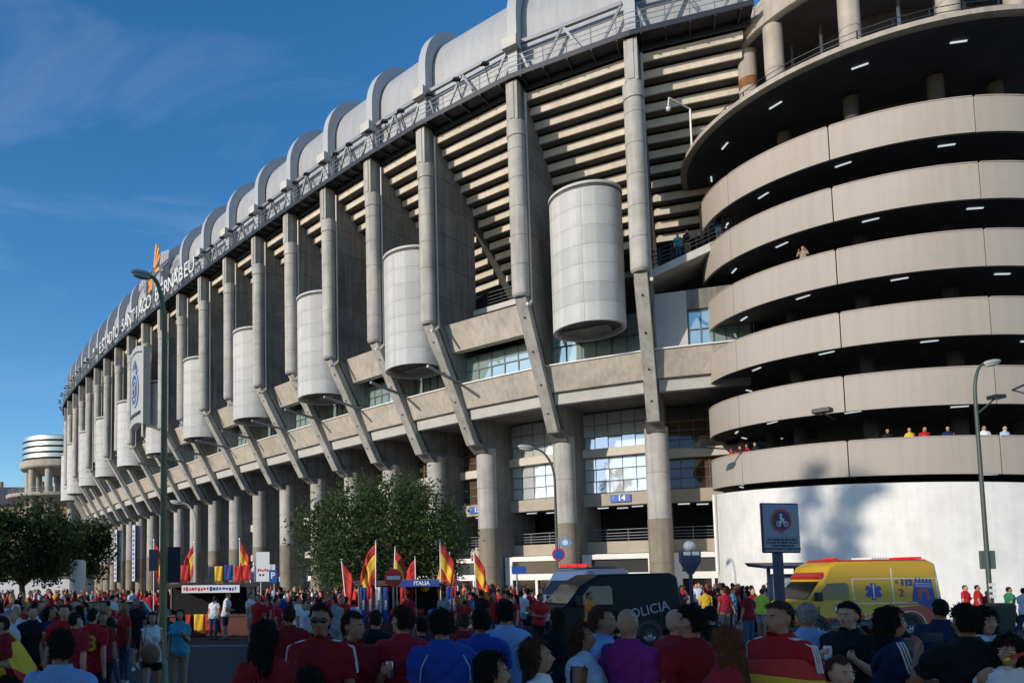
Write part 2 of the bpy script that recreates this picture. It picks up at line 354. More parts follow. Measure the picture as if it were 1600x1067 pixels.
# bays
for b in range(0, NP-1):
    drumbay = b in drum_bays
    ln = (PP[b+1]-PP[b]).length
    e = .42/ln
    # stepped underside of the stand: one riser per row
    nr = 13 if b < 10 else 8
    rows = MB()
    for k in range(nr):
        s0 = .95+.75*k; z1 = 34.45-.66*k
        bayprism(MB(), b, e, 1-e, [(s0,z1),(s0,z1-.36),(s0+.16,z1-.36),(s0+.16,z1-.02),(s0+.78,z1-.02),(s0+.78,z1+.12),(s0+.05,z1+.12)] if False else
                 [(s0,z1+.04),(s0,z1-.46),(s0+.14,z1-.46),(s0+.14,z1+.04)]).build('seat_row_beam', RISER, ST)
        bayprism(rows, b, e, 1-e, rect(s0+.14, s0+.78, z1-.46, z1-.30))
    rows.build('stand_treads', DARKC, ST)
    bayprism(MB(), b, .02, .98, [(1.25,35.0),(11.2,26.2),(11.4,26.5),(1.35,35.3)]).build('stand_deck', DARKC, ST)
    # concourse behind: floor, back wall, railing
    bayprism(MB(), b, e, 1-e, rect(5.2, 14, 22.1, 22.5)).build('concourse_slab', TRIM, ST)
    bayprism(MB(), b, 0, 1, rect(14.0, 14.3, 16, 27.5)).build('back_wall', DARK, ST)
    mb = MB()
    for zz in (22.8, 23.05, 23.3, 23.6): mb.bar(bw(b, e, 5.4, zz), bw(b, 1-e, 5.4, zz), .04)
    for k in range(6): mb.bar(bw(b, e+(1-2*e)*k/5, 5.4, 22.5), bw(b, e+(1-2*e)*k/5, 5.4, 23.6), .05)
    mb.build('railing', STEEL, ST)
    # fascia beams
    if b == 0:
        ws, wz0, wz1, a0, a1 = 4.1, 16.4, 18.9, e, .62
        bayprism(MB(), b, .63, 1-e, rect(3.9, 4.3, 16.4, 20.2)).build('plain_panel', TRIM, ST); bayprism(MB(), b, e, .63, rect(3.9, 4.3, 18.95, 20.2)).build('plain_panel', FIN, ST)
    elif not drumbay:
        bayprism(MB(), b, e, 1-e, [(1.55,20.5),(2.35,18.65),(3.0,18.65),(3.0,20.5)]).build('upper_beam', BEAM, ST, bevel=.03)
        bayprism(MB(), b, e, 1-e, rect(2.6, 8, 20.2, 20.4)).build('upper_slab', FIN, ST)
        ws, wz0, wz1, a0, a1 = 4.1, 16.4, 18.62, .14, 1-e
    else:
        ws, wz0, wz1, a0, a1 = 4.4, 16.4, 19.4, e, 1-e
    if b > 0 or True:
        wf = MB(); np_ = 5
        if drumbay: np_ = 6
        for k in range(np_+1): wf.hexa(*[[bw(b, a0+(a1-a0)*k/np_+dd, s, z) for s, z in rect(ws-.06, ws+.04, wz0, wz1)] for dd in (-.045/ln, .045/ln)])
        for zz in (wz0, (wz0+wz1)/2, wz1-.07): bayprism(wf, b, a0, a1, rect(ws-.055, ws+.035, zz, zz+.07))
        win = wf.build('ribbon_window', WFRAME, ST)
        for k in range(np_):
            for q in range(2):
                za = wz0+.07+q*(wz1-wz0)/2; zb = za+(wz1-wz0)/2-.08
                tw = .03*math.sin(b*3.1+k*1.7+q)
                u0, u1 = a0+(a1-a0)*k/np_+.05/ln, a0+(a1-a0)*(k+1)/np_-.05/ln
                pts = [bw(b,u0,ws+tw*.3-.02,za), bw(b,u1,ws-.02,za), bw(b,u1,ws-tw*.3+.03,zb), bw(b,u0,ws+.03,zb)]
                back = [p+Vector((NN[b].x,NN[b].y,0))*.02 for p in pts]
                MB().hexa(pts, back).build('pane', GLASS, win)
        bayprism(MB(), b, .035, a0-.005 if a0 > .1 else .036, rect(ws-.1, ws+.2, wz0, wz1)).build('window_jamb', WHITE, win)
        bayprism(MB(), b, e, 1-e, rect(ws+1.6, ws+1.8, 15, 20.2)).build('window_back', DARK, win)
    lb = bayprism(MB(), b, e, 1-e, [(3.15,16.38),(3.95,14.75),(4.7,14.75),(4.7,16.38)]).build('lower_beam', BEAM, ST, bevel=.03)
    bayprism(MB(), b, e, 1-e, rect(3.05, 3.6, 16.38, 16.46)).build('coping', WHITE, lb)
    bayprism(MB(), b, e*1.2, 1-e*1.2, [(4.25,14.72),(4.45,14.0),(5.0,14.0),(5.0,14.72)]).build('lower_trim', TRIM, lb)
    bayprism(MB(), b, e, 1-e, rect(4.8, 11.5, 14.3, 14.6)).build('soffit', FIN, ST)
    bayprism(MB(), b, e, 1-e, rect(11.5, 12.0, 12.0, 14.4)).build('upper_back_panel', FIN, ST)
    # recessed lower facade
    gs = 9.9; g0, g1 = .12, 1-e
    if b in (1, 2):
        spec_ = [(8.3, 10.9, MIRROR), (11.55, 14.2, MIRROR)]
    else:
        spec_ = [(8.3, 10.4, BROWNG), (11.1, 13.0, BROWNG)]
    if b <= 5:
        for (za, zb, gm) in spec_:
            cwf = MB(); nc, nrw = 5, 3
            for k in range(nc+1): cwf.hexa(*[[bw(b, g0+(g1-g0)*k/nc+dd, s, z) for s, z in rect(gs-.03, gs+.06, za, zb)] for dd in (-.03/ln, .03/ln)])
            for k in range(nrw+1): bayprism(cwf, b, g0, g1, rect(gs-.025, gs+.055, za+(zb-za)*k/nrw-.03, za+(zb-za)*k/nrw+.03))
            cw = cwf.build('curtain_wall', WFRAME, ST)
            rr = random.Random(b*10+int(za))
            for k in range(nc):
                for q in range(nrw):
                    u0, u1 = g0+(g1-g0)*k/nc+.02/ln, g0+(g1-g0)*(k+1)/nc-.02/ln; z0, z1 = za+(zb-za)*q/nrw+.02, za+(zb-za)*(q+1)/nrw-.02
                    t1, t2 = rr.uniform(-.006,.006), rr.uniform(-.006,.006)
                    pts = [bw(b,u0,gs+t1-.02,z0), bw(b,u1,gs+t2-.02,z0), bw(b,u1,gs-t1+.03,z1), bw(b,u0,gs-t2+.03,z1)]
                    MB().hexa(pts, [p+Vector((NN[b].x,NN[b].y,0))*.02 for p in pts]).build('pane', gm, cw)
        bayprism(MB(), b, g0-.05, g1, rect(gs-.5, gs+.1, spec_[0][1], spec_[1][0]-.05)).build('spandrel_band', PALE, ST, bevel=.02)
        if b <= 2:
            lv = MB()
            for k in range(7): bayprism(lv, b, g0+.02, g1, [(gs+.1,14.2+.0+k*.0),(gs+.1,14.21),(gs+.2,14.21)]) if False else None
        bb = bayprism(MB(), b, g0-.05, g1, rect(gs-.55, gs+.25, 7.3, 8.2)).build('gate_band', TAN, ST, bevel=.02)
        # first floor walkway: lit luminaires, parapet, railing
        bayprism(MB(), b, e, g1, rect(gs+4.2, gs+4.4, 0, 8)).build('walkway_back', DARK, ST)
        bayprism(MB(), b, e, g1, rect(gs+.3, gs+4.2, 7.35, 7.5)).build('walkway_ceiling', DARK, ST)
        for k in range(3): bayprism(MB(), b, .25+.22*k, .39+.22*k, rect(gs+1.0+.8*(k % 2), gs+1.15+.8*(k % 2), 7.26, 7.33)).build('strip_light', LAMPON, ST)
        pa = bayprism(MB(), b, g0+.02, g1, rect(gs-.2, gs+.05, 3.9, 4.75)).build('walkway_parapet', TAN, ST, bevel=.02)
        mb = MB()
        for zz in (4.95, 5.15, 5.35, 5.6): mb.bar(bw(b, g0+.02, gs-.1, zz), bw(b, g1, gs-.1, zz), .035)
        for k in range(4): mb.bar(bw(b, g0+.03+(g1-g0-.04)*k/3, gs-.1, 4.7), bw(b, g0+.03+(g1-g0-.04)*k/3, gs-.1, 5.6), .045)
        mb.build('walkway_railing', GSTEEL, pa)
        bayprism(MB(), b, e, g1, rect(gs, gs+4.2, 3.7, 3.9)).build('walkway_floor', DARK, ST)
        # white ground floor kiosk with dark windows
        k0, k1 = .06, 1-.10
        wf = MB(); gz = 3.78
        bayprism(wf, b, k0, k1, rect(8.2, 8.5, -.3, .9)); bayprism(wf, b, k0, k1, rect(8.2, 8.5, 2.05, 2.5)); bayprism(wf, b, k0, k1, rect(8.2, 8.5, 3.45, gz))
        for a_, b_ in ((k0, k0+.1), (k1-.1, k1)): bayprism(wf, b, a_, b_, rect(8.2, 8.5, 2.5, 3.45)); bayprism(wf, b, a_, b_, rect(8.2, 8.5, .9, 2.05))
        bayprism(wf, b, (k0+k1)/2-.015, (k0+k1)/2+.015, rect(8.2, 8.5, .9, 2.05))
        bayprism(wf, b, k0, k1, rect(8.5, 12.5, gz-.06, gz+.04))
        ks = wf.build('ground_floor_front', WHITE, ST)
        bayprism(MB(), b, k0+.1, k1-.1, rect(8.42, 8.47, 2.5, 3.45)).build('signboard_glass', mat('smoked_glass', (.05,.05,.05), .12), ks)
        bayprism(MB(), b, k0+.1, k1-.1, rect(8.40, 8.45, .9, 2.05)).build('window_glass', mat('black_glass', (.012,.012,.014), .1), ks)
    else:
        zc = [-.3, 3.3, 6.6, 9.4, 12.1, 14.3]
        for a, c_ in zip(zc, zc[1:]):
            bayprism(MB(), b, e, 1-e, rect(11.2, 11.5, a+.015, c_-.015)).build('facade_panel', FIN, ST)
        if b in (6, 7, 9):
            for za, zb in ((8.0, 8.8), (4.6, 5.3)): bayprism(MB(), b, .5, 1-e, rect(8.6, 9.2, za, zb)).build('side_balcony', PALE, ST, bevel=.02)
        if b < 16:
            bayprism(MB(), b, .1, .9, rect(9.2, 9.4, -.3, 2.2)).build('ground_gate', mat('gate_grey', (.12,.12,.13), .6), ST)
            bayprism(MB(), b, .1, .9, rect(9.0, 9.5, 2.2, 2.75)).build('gate_lintel', WHITE, ST)
    # walkway along the roof edge
    wk = MB(); bayprism(wk, b, 0, 1, rect(-.55, .75, ZT, ZT+.1)); bayprism(wk, b, 0, 1, rect(-.62, -.5, ZT-.12, ZT+.22)); bayprism(wk, b, 0, 1, rect(.7, .82, ZT-.3, ZT+.1))
    for k in range(5): bayprism(wk, b, (k+.5)/5-.006, (k+.5)/5+.006, rect(-.6, 2.0, ZT-.22, ZT-.04))
    wk.build('walkway', STEEL, ST)
    rl = MB()
    for zz in (.45, .8, 1.15): rl.bar(bw(b, 0, -.55, ZT+.2+zz), bw(b, 1, -.55, ZT+.2+zz), .035)
    for k in range(5): rl.bar(bw(b, k/5+.1, -.55, ZT+.2), bw(b, k/5+.1, -.55, ZT+1.35), .04)
    rl.build('walkway_handrail', GSTEEL, ST)
    tr = MB(); zt = ZT+2.75
    tr.bar(bw(b, .06, .35, zt), bw(b, .97, .35, zt), .26)
    tr.bar(bw(b, .06, .35, zt), bw(b, .26, .2, ZT+.1), .15); tr.bar(bw(b, .36, .2, ZT+.1), bw(b, .56, .35, zt), .15)
    tr.bar(bw(b, .56, .35, zt), bw(b, .76, .2, ZT+.1), .15); tr.bar(bw(b, .84, .2, ZT+.1), bw(b, .97, .35, zt), .15)
    tr.build('truss', GSTEEL, ST)
    # floodlights on arms over the edge
    if 2 <= b < 9 or b > 15:
        for k in range(3 if b < 9 else 2):
            u = .2+.3*k; f = MB(); p = bw(b, u, -.55, ZT+.3); q = bw(b, u, -1.15, ZT+1.35)
            f.bar(p, q, .05); f.hexa([q+Vector(v) for v in ((-.28,-.16,-.05),(.28,-.16,-.05),(.28,.16,-.05),(-.28,.16,-.05))], [q+Vector(v) for v in ((-.16,-.1,.14),(.16,-.1,.14),(.16,.1,.14),(-.16,.1,.14))])
            f.build('edge_floodlight', STEEL, ST)
    # roof shell: upright wall then quarter ellipse, one sheet per bay, with folded seams
    pr = [(.95, ZT-.3), (.95, ZT+4.4)]
    for k in range(1, 15):
        t = math.pi/2*k/14; pr.append((.95+3.9-3.9*math.cos(t), ZT+4.4+3.9*math.sin(t)))
    pr += [(9, ZT+8.6), (26, ZT+9.2)]
    sh = MB(); npr = len(pr)
    A = [bw(b, 0, s, z) for s, z in pr]; B = [bw(b, 1, s, z) for s, z in pr]
    sh.add(A+B, [(k, k+1, npr+k+1, npr+k) for k in range(npr-1)])
    sh.build('roof_shell', ROOF, ST, smooth=True)
for i in range(0, NP):
    if i == 0: continue
    pr = [(.05, ZT-.1), (.05, ZT+4.6)]; pi_ = [(.85, ZT-.1), (.85, ZT+4.5)]
    for k in range(1, 15):
        t = math.pi/2*k/14; pr.append((.05+4.8-4.8*math.cos(t), ZT+4.6+4.5*math.sin(t))); pi_.append((.85+4.0-4.0*math.cos(t), ZT+4.5+3.7*math.sin(t)))
    pr += [(9, ZT+9.3), (26, ZT+9.9)]; pi_ += [(9, ZT+8.3), (26, ZT+8.9)]
    mb = MB(); n = len(pr); loop = [(o0, q) for o0 in (-.32, .32) for q in (pr, pi_)]
    vsx = [pw(i, s, z, -.32) for s, z in pr] + [pw(i, s, z, -.32) for s, z in pi_] + [pw(i, s, z, .32) for s, z in pr] + [pw(i, s, z, .32) for s, z in pi_]
    fs = []
    for k in range(n-1):
        fs += [(k, k+1, n+k+1, n+k), (2*n+k+1, 2*n+k, 3*n+k, 3*n+k+1), (k+1, k, 2*n+k, 2*n+k+1), (n+k, n+k+1, 3*n+k+1, 3*n+k)]
    mb.add(vsx, fs); rb = mb.build('roof_rib', RIBM, ST, smooth=True)
    if i > 1: pilprism(MB(), i, -.5, .5, rect(-.5, .3, ZT+2.2, ZT+2.9)).build('truss_bracket', TRIM, rb)
# cameras / lances on the lower struts of the nearer bays
for i in range(3, 13):
    p = pw(i, 2.6, 16.6, -.5); q = p + Vector((-TT[i].x*.3-NN[i].x*3.6, -TT[i].y*.3-NN[i].y*3.6, .35))
    MB().tube([p+Vector((NN[i].x,NN[i].y,0))*1.6, p, q], .11, 6).build('flag_lance', GSTEEL, ST)
# end bay core so the stadium has a body behind its skin
mb = MB()
ring = [pw(i, 15.5, 0) for i in range(0, NP)]
far_ = [pw(i, 60, 0) for i in range(0, NP)][::-1]
base = [(p.x, p.y) for p in ring+far_]
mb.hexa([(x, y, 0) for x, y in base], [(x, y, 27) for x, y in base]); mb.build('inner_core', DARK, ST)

# lettering on the roof edge: one raised letter at a time along the curved walkway
word = 'ESTADIO SANTIAGO BERNABEU'
# arc length parametrisation of the roof edge from pillar 14 to pillar 9 (list indices)
segs = []; i0, i1 = 15.2, 9.05
LM = mat('letter_white', (.62,.62,.61), .5)
tot = len(word)
for k, ch in enumerate(word):
    if ch == ' ': continue
    u = i0 + (i1-i0)*(k+.5)/tot
    i = int(math.floor(u)); a = u-i
    p = bw(i, a, -.75, ZT+1.35); d = (bw(i, 0, -.75, 0) - bw(i, 1, -.75, 0)).normalized()
    o = text_obj('letter', ch, 2.35, LM, ST, frame_m(p, d, (0,0,1)), .05, bold=.0)
# winged emblem above the lettering
EM = tag(empty('winged_emblem', (0, 0, .15)), 'orange feathered wing emblem with white bars on the roof edge above the lettering', 'emblem')
ORG = mat('emblem_orange', (.62,.25,.06), .5)
pc = bw(11, .2, -.6, ZT+4.9); ux = (bw(11,0,0,0)-bw(11,1,0,0)).normalized()
for k, (an, ln_) in enumerate([(72, 3.0), (52, 2.8), (30, 2.3), (-12, 1.9), (215, 1.8), (235, 2.5), (250, 2.1)]):
    d = ux*math.cos(R(an)) + Vector((0,0,1))*math.sin(R(an)); w = Vector((0,0,1))*math.cos(R(an)) - ux*math.sin(R(an))
    off = Vector((NN[11].x, NN[11].y, 0))*.12
    a_ = [pc+d*.5-w*.16, pc+d*ln_-w*.34, pc+d*(ln_+.25)+w*.1, pc+d*(ln_*.98)+w*.3, pc+d*.5+w*.12]
    MB().hexa(a_, [p+off for p in a_]).build('feather', ORG, EM)
for k in range(5):
    for sgn in (-1, 1):
        c_ = pc + ux*(sgn*(2.6+.55*k)) + Vector((0,0,-.5+sgn*.35-.02*k)); d = Vector((0,0,1))+ux*.1
        MB().bar(c_, c_+d*(1.5-.12*k), .2, .12).build('white_bar', LM, EM)
mb = MB()
for sgn in (-1, 0, 1): mb.bar(pc+ux*(2.4*sgn)+Vector((0,0,-4.6)), pc+ux*(2.4*sgn)+Vector((0,0,.2)), .14)
mb.bar(pc-ux*5+Vector((0,0,-.6)), pc+ux*5+Vector((0,0,-.6)), .14)
mb.build('support_frame', GSTEEL, EM)

# crest panel hung on the columns
CP = tag(empty('crest_panel', (0, 0, .15)), 'tall grey curved panel with a blue club crest hung on the stadium pillars', 'sign')
PG = mat('panel_grey', (.36,.36,.36), .5, var=.05); PD = mat('panel_dark', (.05,.05,.055), .5)
SIL = mat('crest_silver', (.55,.56,.6), .3, metal=.6); BLU = mat('crest_blue', (.05,.08,.22), .35); 
ic = 12; uxp = (bw(11, 0, 0, 0)-bw(11, 1, 0, 0)).normalized(); nx = Vector((-NN[12].x, -NN[12].y, 0))
oc = pw(12, -2.0, 25.7) + uxp*2.6
def cpp(x, z, d=0.0): return oc + uxp*x + Vector((0,0,z)) + nx*(d - .03*x*x)
def curved_plate(x0, x1, z0f, z1f, th, d0, name, m, n=8):
    mb = MB(); fr = []; bk = []
    for k in range(n+1):
        x = x0+(x1-x0)*k/n; fr.append((cpp(x, z0f(x), d0), cpp(x, z1f(x), d0))); bk.append((cpp(x, z0f(x), d0-th), cpp(x, z1f(x), d0-th)))
    for k in range(n): mb.hexa([fr[k][0], fr[k+1][0], fr[k+1][1], fr[k][1]], [bk[k][0], bk[k+1][0], bk[k+1][1], bk[k][1]])
    return mb.build(name, m, CP)
curved_plate(-2.3, 2.3, lambda x: -4.7-.09*(x*x-5), lambda x: 4.7-.09*(x*x-5), .9, 0, 'panel_body', PG)
curved_plate(-2.0, 2.0, lambda x: 3.85-.09*(x*x-5), lambda x: 4.05-.09*(x*x-5), .02, .03, 'border_line', PD)
curved_plate(-2.12, -1.95, lambda x: -3.9, lambda x: 4.1, .02, .03, 'border_line', PD, 1)
def disc(name, cx, cz, rx, rz, d, m, a0=0, a1=6.28319, n=28, inner=0):
    mb = MB(); 
    for k in range(n):
        t0, t1 = a0+(a1-a0)*k/n, a0+(a1-a0)*(k+1)/n
        f_ = lambda t, r_: (cx+rx*r_*math.cos(t), cz+rz*r_*math.sin(t))
        q = [f_(t0, inner), f_(t0, 1), f_(t1, 1), f_(t1, inner)]
        if inner == 0: q = q[:3]
        mb.hexa([cpp(x, z, d) for x, z in q], [cpp(x, z, d-.1) for x, z in q])
    return mb.build(name, m, CP)
disc('crest_ring', 0, -.2, 1.15, 2.15, .16, SIL, inner=.84)
disc('crest_field', 0, -.2, .97, 1.85, .08, BLU)
disc('crest_ring', 0, -.2, .72, 1.35, .14, SIL, inner=.8)
def stroke(pts, w, d, m, name):
    mb = MB()
    for (x0, z0), (x1, z1) in zip(pts, pts[1:]): mb.bar(cpp(x0, z0, d), cpp(x1, z1, d), w, .08, upv=nx)
    return mb.build(name, m, CP)
stroke([(-.9,.7),(.75,-1.2)], .36, .12, mat('crest_band', (.16,.14,.3), .4), 'crest_band')
stroke([(-.35,-1.0),(-.4,.5),(0,-.2),(.4,.5),(.35,-1.0)], .16, .2, SIL, 'crest_monogram')
stroke([(.45,-.6),(.1,-1.0),(-.45,-.7),(-.5,.1)], .14, .22, SIL, 'crest_monogram')
disc('crown_base', 0, 2.15, .72, .34, .16, SIL)
for k in range(5):
    t = R(30+30*k); stroke([(.62*math.cos(t), 2.25), (.5*math.cos(t), 2.25+.85*math.sin(t)), (0, 3.15)], .14, .18, SIL if k % 2 else BLU, 'crown_arch')
disc('crown_orb', 0, 3.3, .16, .2, .2, SIL, n=10)
for k, ch in enumerate('REALMADRID'):
    x = -1.5+.33*k; text_obj('letter', ch, .62, PD, CP, frame_m(cpp(x, -3.35+.02*k, .04), uxp, (0,0,1)), .03, bold=.015)
# gate number signs
SB = mat('sign_blue', (.02,.10,.42), .4); SW = mat('sign_white', (.8,.8,.8), .5)
for b, num, u in ((1, '14', .47), (3, '12', .55)):
    p = bw(b, u, 9.9-.62, 7.78); d = (bw(b, 0, 0, 0)-bw(b, 1, 0, 0)).normalized(); nv = Vector((-NN[b].x, -NN[b].y, 0))
    g = tag(empty('gate_sign', (0, 0, .15)), 'blue gate sign with white number %s on the %s' % (num, 'band under the mirrored curtain wall' if num == '14' else 'pale band right of the street tree'), 'sign', 'gate number signs')
    q = [p-d*.68-Vector((0,0,.27)), p+d*.68-Vector((0,0,.27)), p+d*.68+Vector((0,0,.27)), p-d*.68+Vector((0,0,.27))]
    MB().hexa(q, [v+nv*.06 for v in q]).build('plate', SB, g)
    text_obj('number', num, .52, SW, g, frame_m(p+nv*.075+d*.08, d, (0,0,1)), .008, bold=.02)
    q0 = p+nv*.07-d*.5; MB().bar(q0+Vector((0,0,.12)), q0+d*.16+Vector((0,0,.12)), .05, .02).bar(q0+Vector((0,0,-.04)), q0+Vector((0,0,.14)), .05, .02).build('mark', SW, g)
MB().box(22, 75, 66, 67, -.1, 34).build('corner_wall', DARK, ST)
# ------------------------------------------------------------------ spiral ramp tower
TC = Vector((33.7, 44.7)); TR = 9.5; PIT = 3.31
TW = tag(empty('ramp_tower', (TC.x, TC.y, .15)), 'round spiral ramp tower of beige concrete bands on a white base', 'tower')
def zh(phi): return 6.62 + PIT*phi        # parapet bottom after phi turns; phi 0 is the bearing of 267 deg
def th(phi): return R(267) - 2*math.pi*phi
def helix_strip(phi0, phi1, r0, r1, zo, zi, n):
    """solid of section r0..r1, height zo..zi above the parapet bottom, along the helix"""
    mb = MB(); rings = []
    for k in range(n+1):
        p = phi0+(phi1-phi0)*k/n; t = th(p); z = zh(p)
        rings.append([(r0*math.cos(t), r0*math.sin(t), z+zo), (r1*math.cos(t), r1*math.sin(t), z+zo), (r1*math.cos(t), r1*math.sin(t), z+zi), (r0*math.cos(t), r0*math.sin(t), z+zi)])
    vs_ = [v for r_ in rings for v in r_]; fs = []
    for k in range(n):
        for j in range(4): fs.append((4*k+j, 4*k+(j+1) % 4, 4*k+4+(j+1) % 4, 4*k+4+j))
    fs += [(3,2,1,0), (4*n, 4*n+1, 4*n+2, 4*n+3)]
    return mb.add(vs_, fs)
dphi = .1; gap = .0004
pm = helix_strip(gap, dphi-gap, TR-.18, TR, 0, 1.78, 14).build('parapet_panel', TOWER, TW, smooth=True, bevel=.006)
pmm = pm.data; pm.name = 'parapet_panel_source'
cp_ = helix_strip(gap*3, dphi-gap*3, TR-.20, TR-.02+.05, 1.78, 1.83, 14).build('coping', TOWER, pm, smooth=True); cpm = cp_.data
first = True
for k in range(-5, 56):
    phi = .025 + dphi*k
    if first: o = pm; o.name = 'parapet_panel'; first = False
    else:
        o = obj('parapet_panel', pmm, TOWER, TW); b_ = o.modifiers.new('bevel', 'BEVEL'); b_.width = .006; b_.limit_method = 'ANGLE'; b_.angle_limit = R(35)
        q = obj('coping', cpm, TOWER, o)
    o.location = (0, 0, PIT*phi); o.rotation_euler = (0, 0, -2*math.pi*phi)
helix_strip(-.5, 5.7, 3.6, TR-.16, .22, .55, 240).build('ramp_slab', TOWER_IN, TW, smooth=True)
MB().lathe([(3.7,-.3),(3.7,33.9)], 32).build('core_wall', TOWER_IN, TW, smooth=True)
lt = MB().box(-.045, .045, -.36, .36, -.05, 0).build('strip_light', LAMPON, TW); lm = lt.data; fl = True
for k in range(-5, 66):
    phi = k*.085 + .02; t = th(phi)
    o = lt if fl else obj('strip_light', lm, LAMPON, TW); fl = False
    o.location = (8.1*math.cos(t), 8.1*math.sin(t), zh(phi)+.20); o.rotation_euler = (0, 0, t)
for k in range(10):
    t = R(k*36+9); MB().lathe([(.36,-.3),(.36,28.3)], 14, (6.0*math.cos(t), 6.0*math.sin(t))).build('ramp_column', TOWER_IN, TW, smooth=True)
# white base
n = 60; mb = MB(); ring = []
for k in range(n+1):
    t = R(95+(345-95)*k/n); zt = 6.25 + PIT*(267-(95+(345-95)*k/n))/360
    ring.append([((TR-.05)*math.cos(t), (TR-.05)*math.sin(t), -.3), ((TR-.05)*math.cos(t), (TR-.05)*math.sin(t), zt), ((TR-.4)*math.cos(t), (TR-.4)*math.sin(t), zt), ((TR-.4)*math.cos(t), (TR-.4)*math.sin(t), -.3)])
vs_ = [v for r_ in ring for v in r_]; fs = [(4*k+j, 4*k+(j+1) % 4, 4*k+4+(j+1) % 4, 4*k+4+j) for k in range(n) for j in range(3)] + [(0,1,2,3), (4*n+3, 4*n+2, 4*n+1, 4*n)]
MB().add(vs_, fs).build('base_wall', WWALL, TW, smooth=True)
a_ = R(163)
MB().tube([((TR+.12)*math.cos(a_), (TR+.12)*math.sin(a_), 7.2), ((TR+.12)*math.cos(a_), (TR+.12)*math.sin(a_), 2.4)], .08, 6).build('drain_pipe', WHITE, TW)
# flat deck, railing, columns and upper disc
dk = MB().lathe([(0,28.45),(10.2,28.45),(10.5,28.55),(10.5,28.8),(10.3,28.86),(0,28.86)], 96).build('deck_slab', TCOL, TW, smooth=True)
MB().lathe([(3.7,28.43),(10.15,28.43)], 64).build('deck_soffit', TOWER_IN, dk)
for k in range(20):
    t = R(150+k*9); mb = MB()
    for zz in (29.3, 29.6, 29.9): mb.bar((9.4*math.cos(t), 9.4*math.sin(t), zz), (9.4*math.cos(t+R(9)), 9.4*math.sin(t+R(9)), zz), .03)
    mb.bar((9.4*math.cos(t), 9.4*math.sin(t), 28.8), (9.4*math.cos(t), 9.4*math.sin(t), 29.9), .05)
    mb.build('deck_railing', STEEL, dk)
    if k % 3 == 0: o = obj('strip_light', lm, LAMPON, TW); o.location = (8.7*math.cos(t), 8.7*math.sin(t), 28.40); o.rotation_euler = (0,0,t)
for k, td in enumerate((181, 197.5, 228, 261, 292, 323, 352, 20, 55, 90, 135)):
    t = R(td); c_ = MB().lathe([(.5,28.8),(.5,31.2),(.47,31.22),(.47,31.27),(.5,31.29),(.5,34.0)], 24, (7.4*math.cos(t), 7.4*math.sin(t))).build('deck_column', TCOL, TW, smooth=True)
    if k == 0: MB().lathe([(.51,31.6),(.51,32.2)], 24, (7.4*math.cos(t), 7.4*math.sin(t))).build('rust_band', mat('rust', (.22,.09,.04), .9, var=.3), c_, smooth=True)
ud = MB().lathe([(0,33.95),(7.7,33.95),(8.0,34.1),(8.0,35.6),(7.7,35.7),(0,35.7)], 80).build('upper_disc', TCOL, TW, smooth=True)
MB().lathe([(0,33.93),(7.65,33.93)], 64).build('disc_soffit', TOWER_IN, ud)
for k in range(9):
    t = R(150+20*k); MB().tube([(5.2*math.cos(t), 5.2*math.sin(t), 28.9), (5.2*math.cos(t), 5.2*math.sin(t), 33.9)], .1, 8).build('deck_pipe', CHROME, TW)
mb = MB()
for z0 in range(5): mb.lathe([(8.3,37.4+z0*1.1),(8.45,37.5+z0*1.1),(8.45,38.2+z0*1.1),(8.3,38.3+z0*1.1)], 60)
mb.build('metal_louvre', CHROME, TW, smooth=True)
# floodlights on arms on the tower front
for px_, td, z, arm in ((1150, 187, 9.3, 2.6), (1330, 219, 10.0, 1.6), (1560, 262, 10.6, 1.6)):
    t = R(td); d = Vector((math.cos(t), math.sin(t), 0)); p = d*TR + Vector((0,0,z)); q = p + d*arm + Vector((0,0,.15)); sdv = Vector((-d.y, d.x, 0))
    f = MB(); f.bar(p-d*.3, q, .07); f.build('flood_arm', STEEL, TW)
    f = MB(); A = [q+sdv*x+d*y for x, y in ((-.4,-.25),(.4,-.25),(.4,.3),(-.4,.3))]
    f.hexa(A, [v+Vector((0,0,.22)) for v in A]); f.build('flood_head', BLACK, TW, bevel=.03)
# security camera post on the deck edge
t = R(170); d = Vector((math.cos(t), math.sin(t), 0)); p = d*10.2
mb = MB(); mb.tube([p+Vector((0,0,28.8)), p+Vector((0,0,31.6)), p+Vector((0,0,31.6))+Vector((-1.6,-.6,.35)), p+Vector((0,0,31.1))+Vector((-1.7,-.65,.3))], .06, 6); mb.sphere(tuple(p+Vector((-1.7,-.65,31.2))), .17)
mb.build('camera_post', WHITE, TW, smooth=True)

# footbridge between the tower and the stadium with a railing
FB = tag(empty('footbridge', (0, 0, .15)), 'curved concrete footbridge with railing between stadium and ramp tower', 'footbridge')
fb = MB(); A0 = Vector((20.3, 47.6, 21.2)); B0 = Vector((25.6, 45.6, 23.2)); bk = Vector((1.6, 3.0, 0))
fb.hexa([A0, B0, B0+bk, A0+bk], [v-Vector((0,0,.5)) for v in (A0, B0, B0+bk, A0+bk)]); fb.build('bridge_slab', TRIM, FB)
mb = MB()
for zz in (.3,.55,.8,1.1): mb.bar(A0+Vector((0,.05,zz)), B0+Vector((0,.05,zz)), .04)
for k in range(9): p = A0.lerp(B0, k/8)+Vector((0,.05,0)); mb.bar(p, p+Vector((0,0,1.1)), .05)
mb.build('bridge_railing', STEEL, FB)

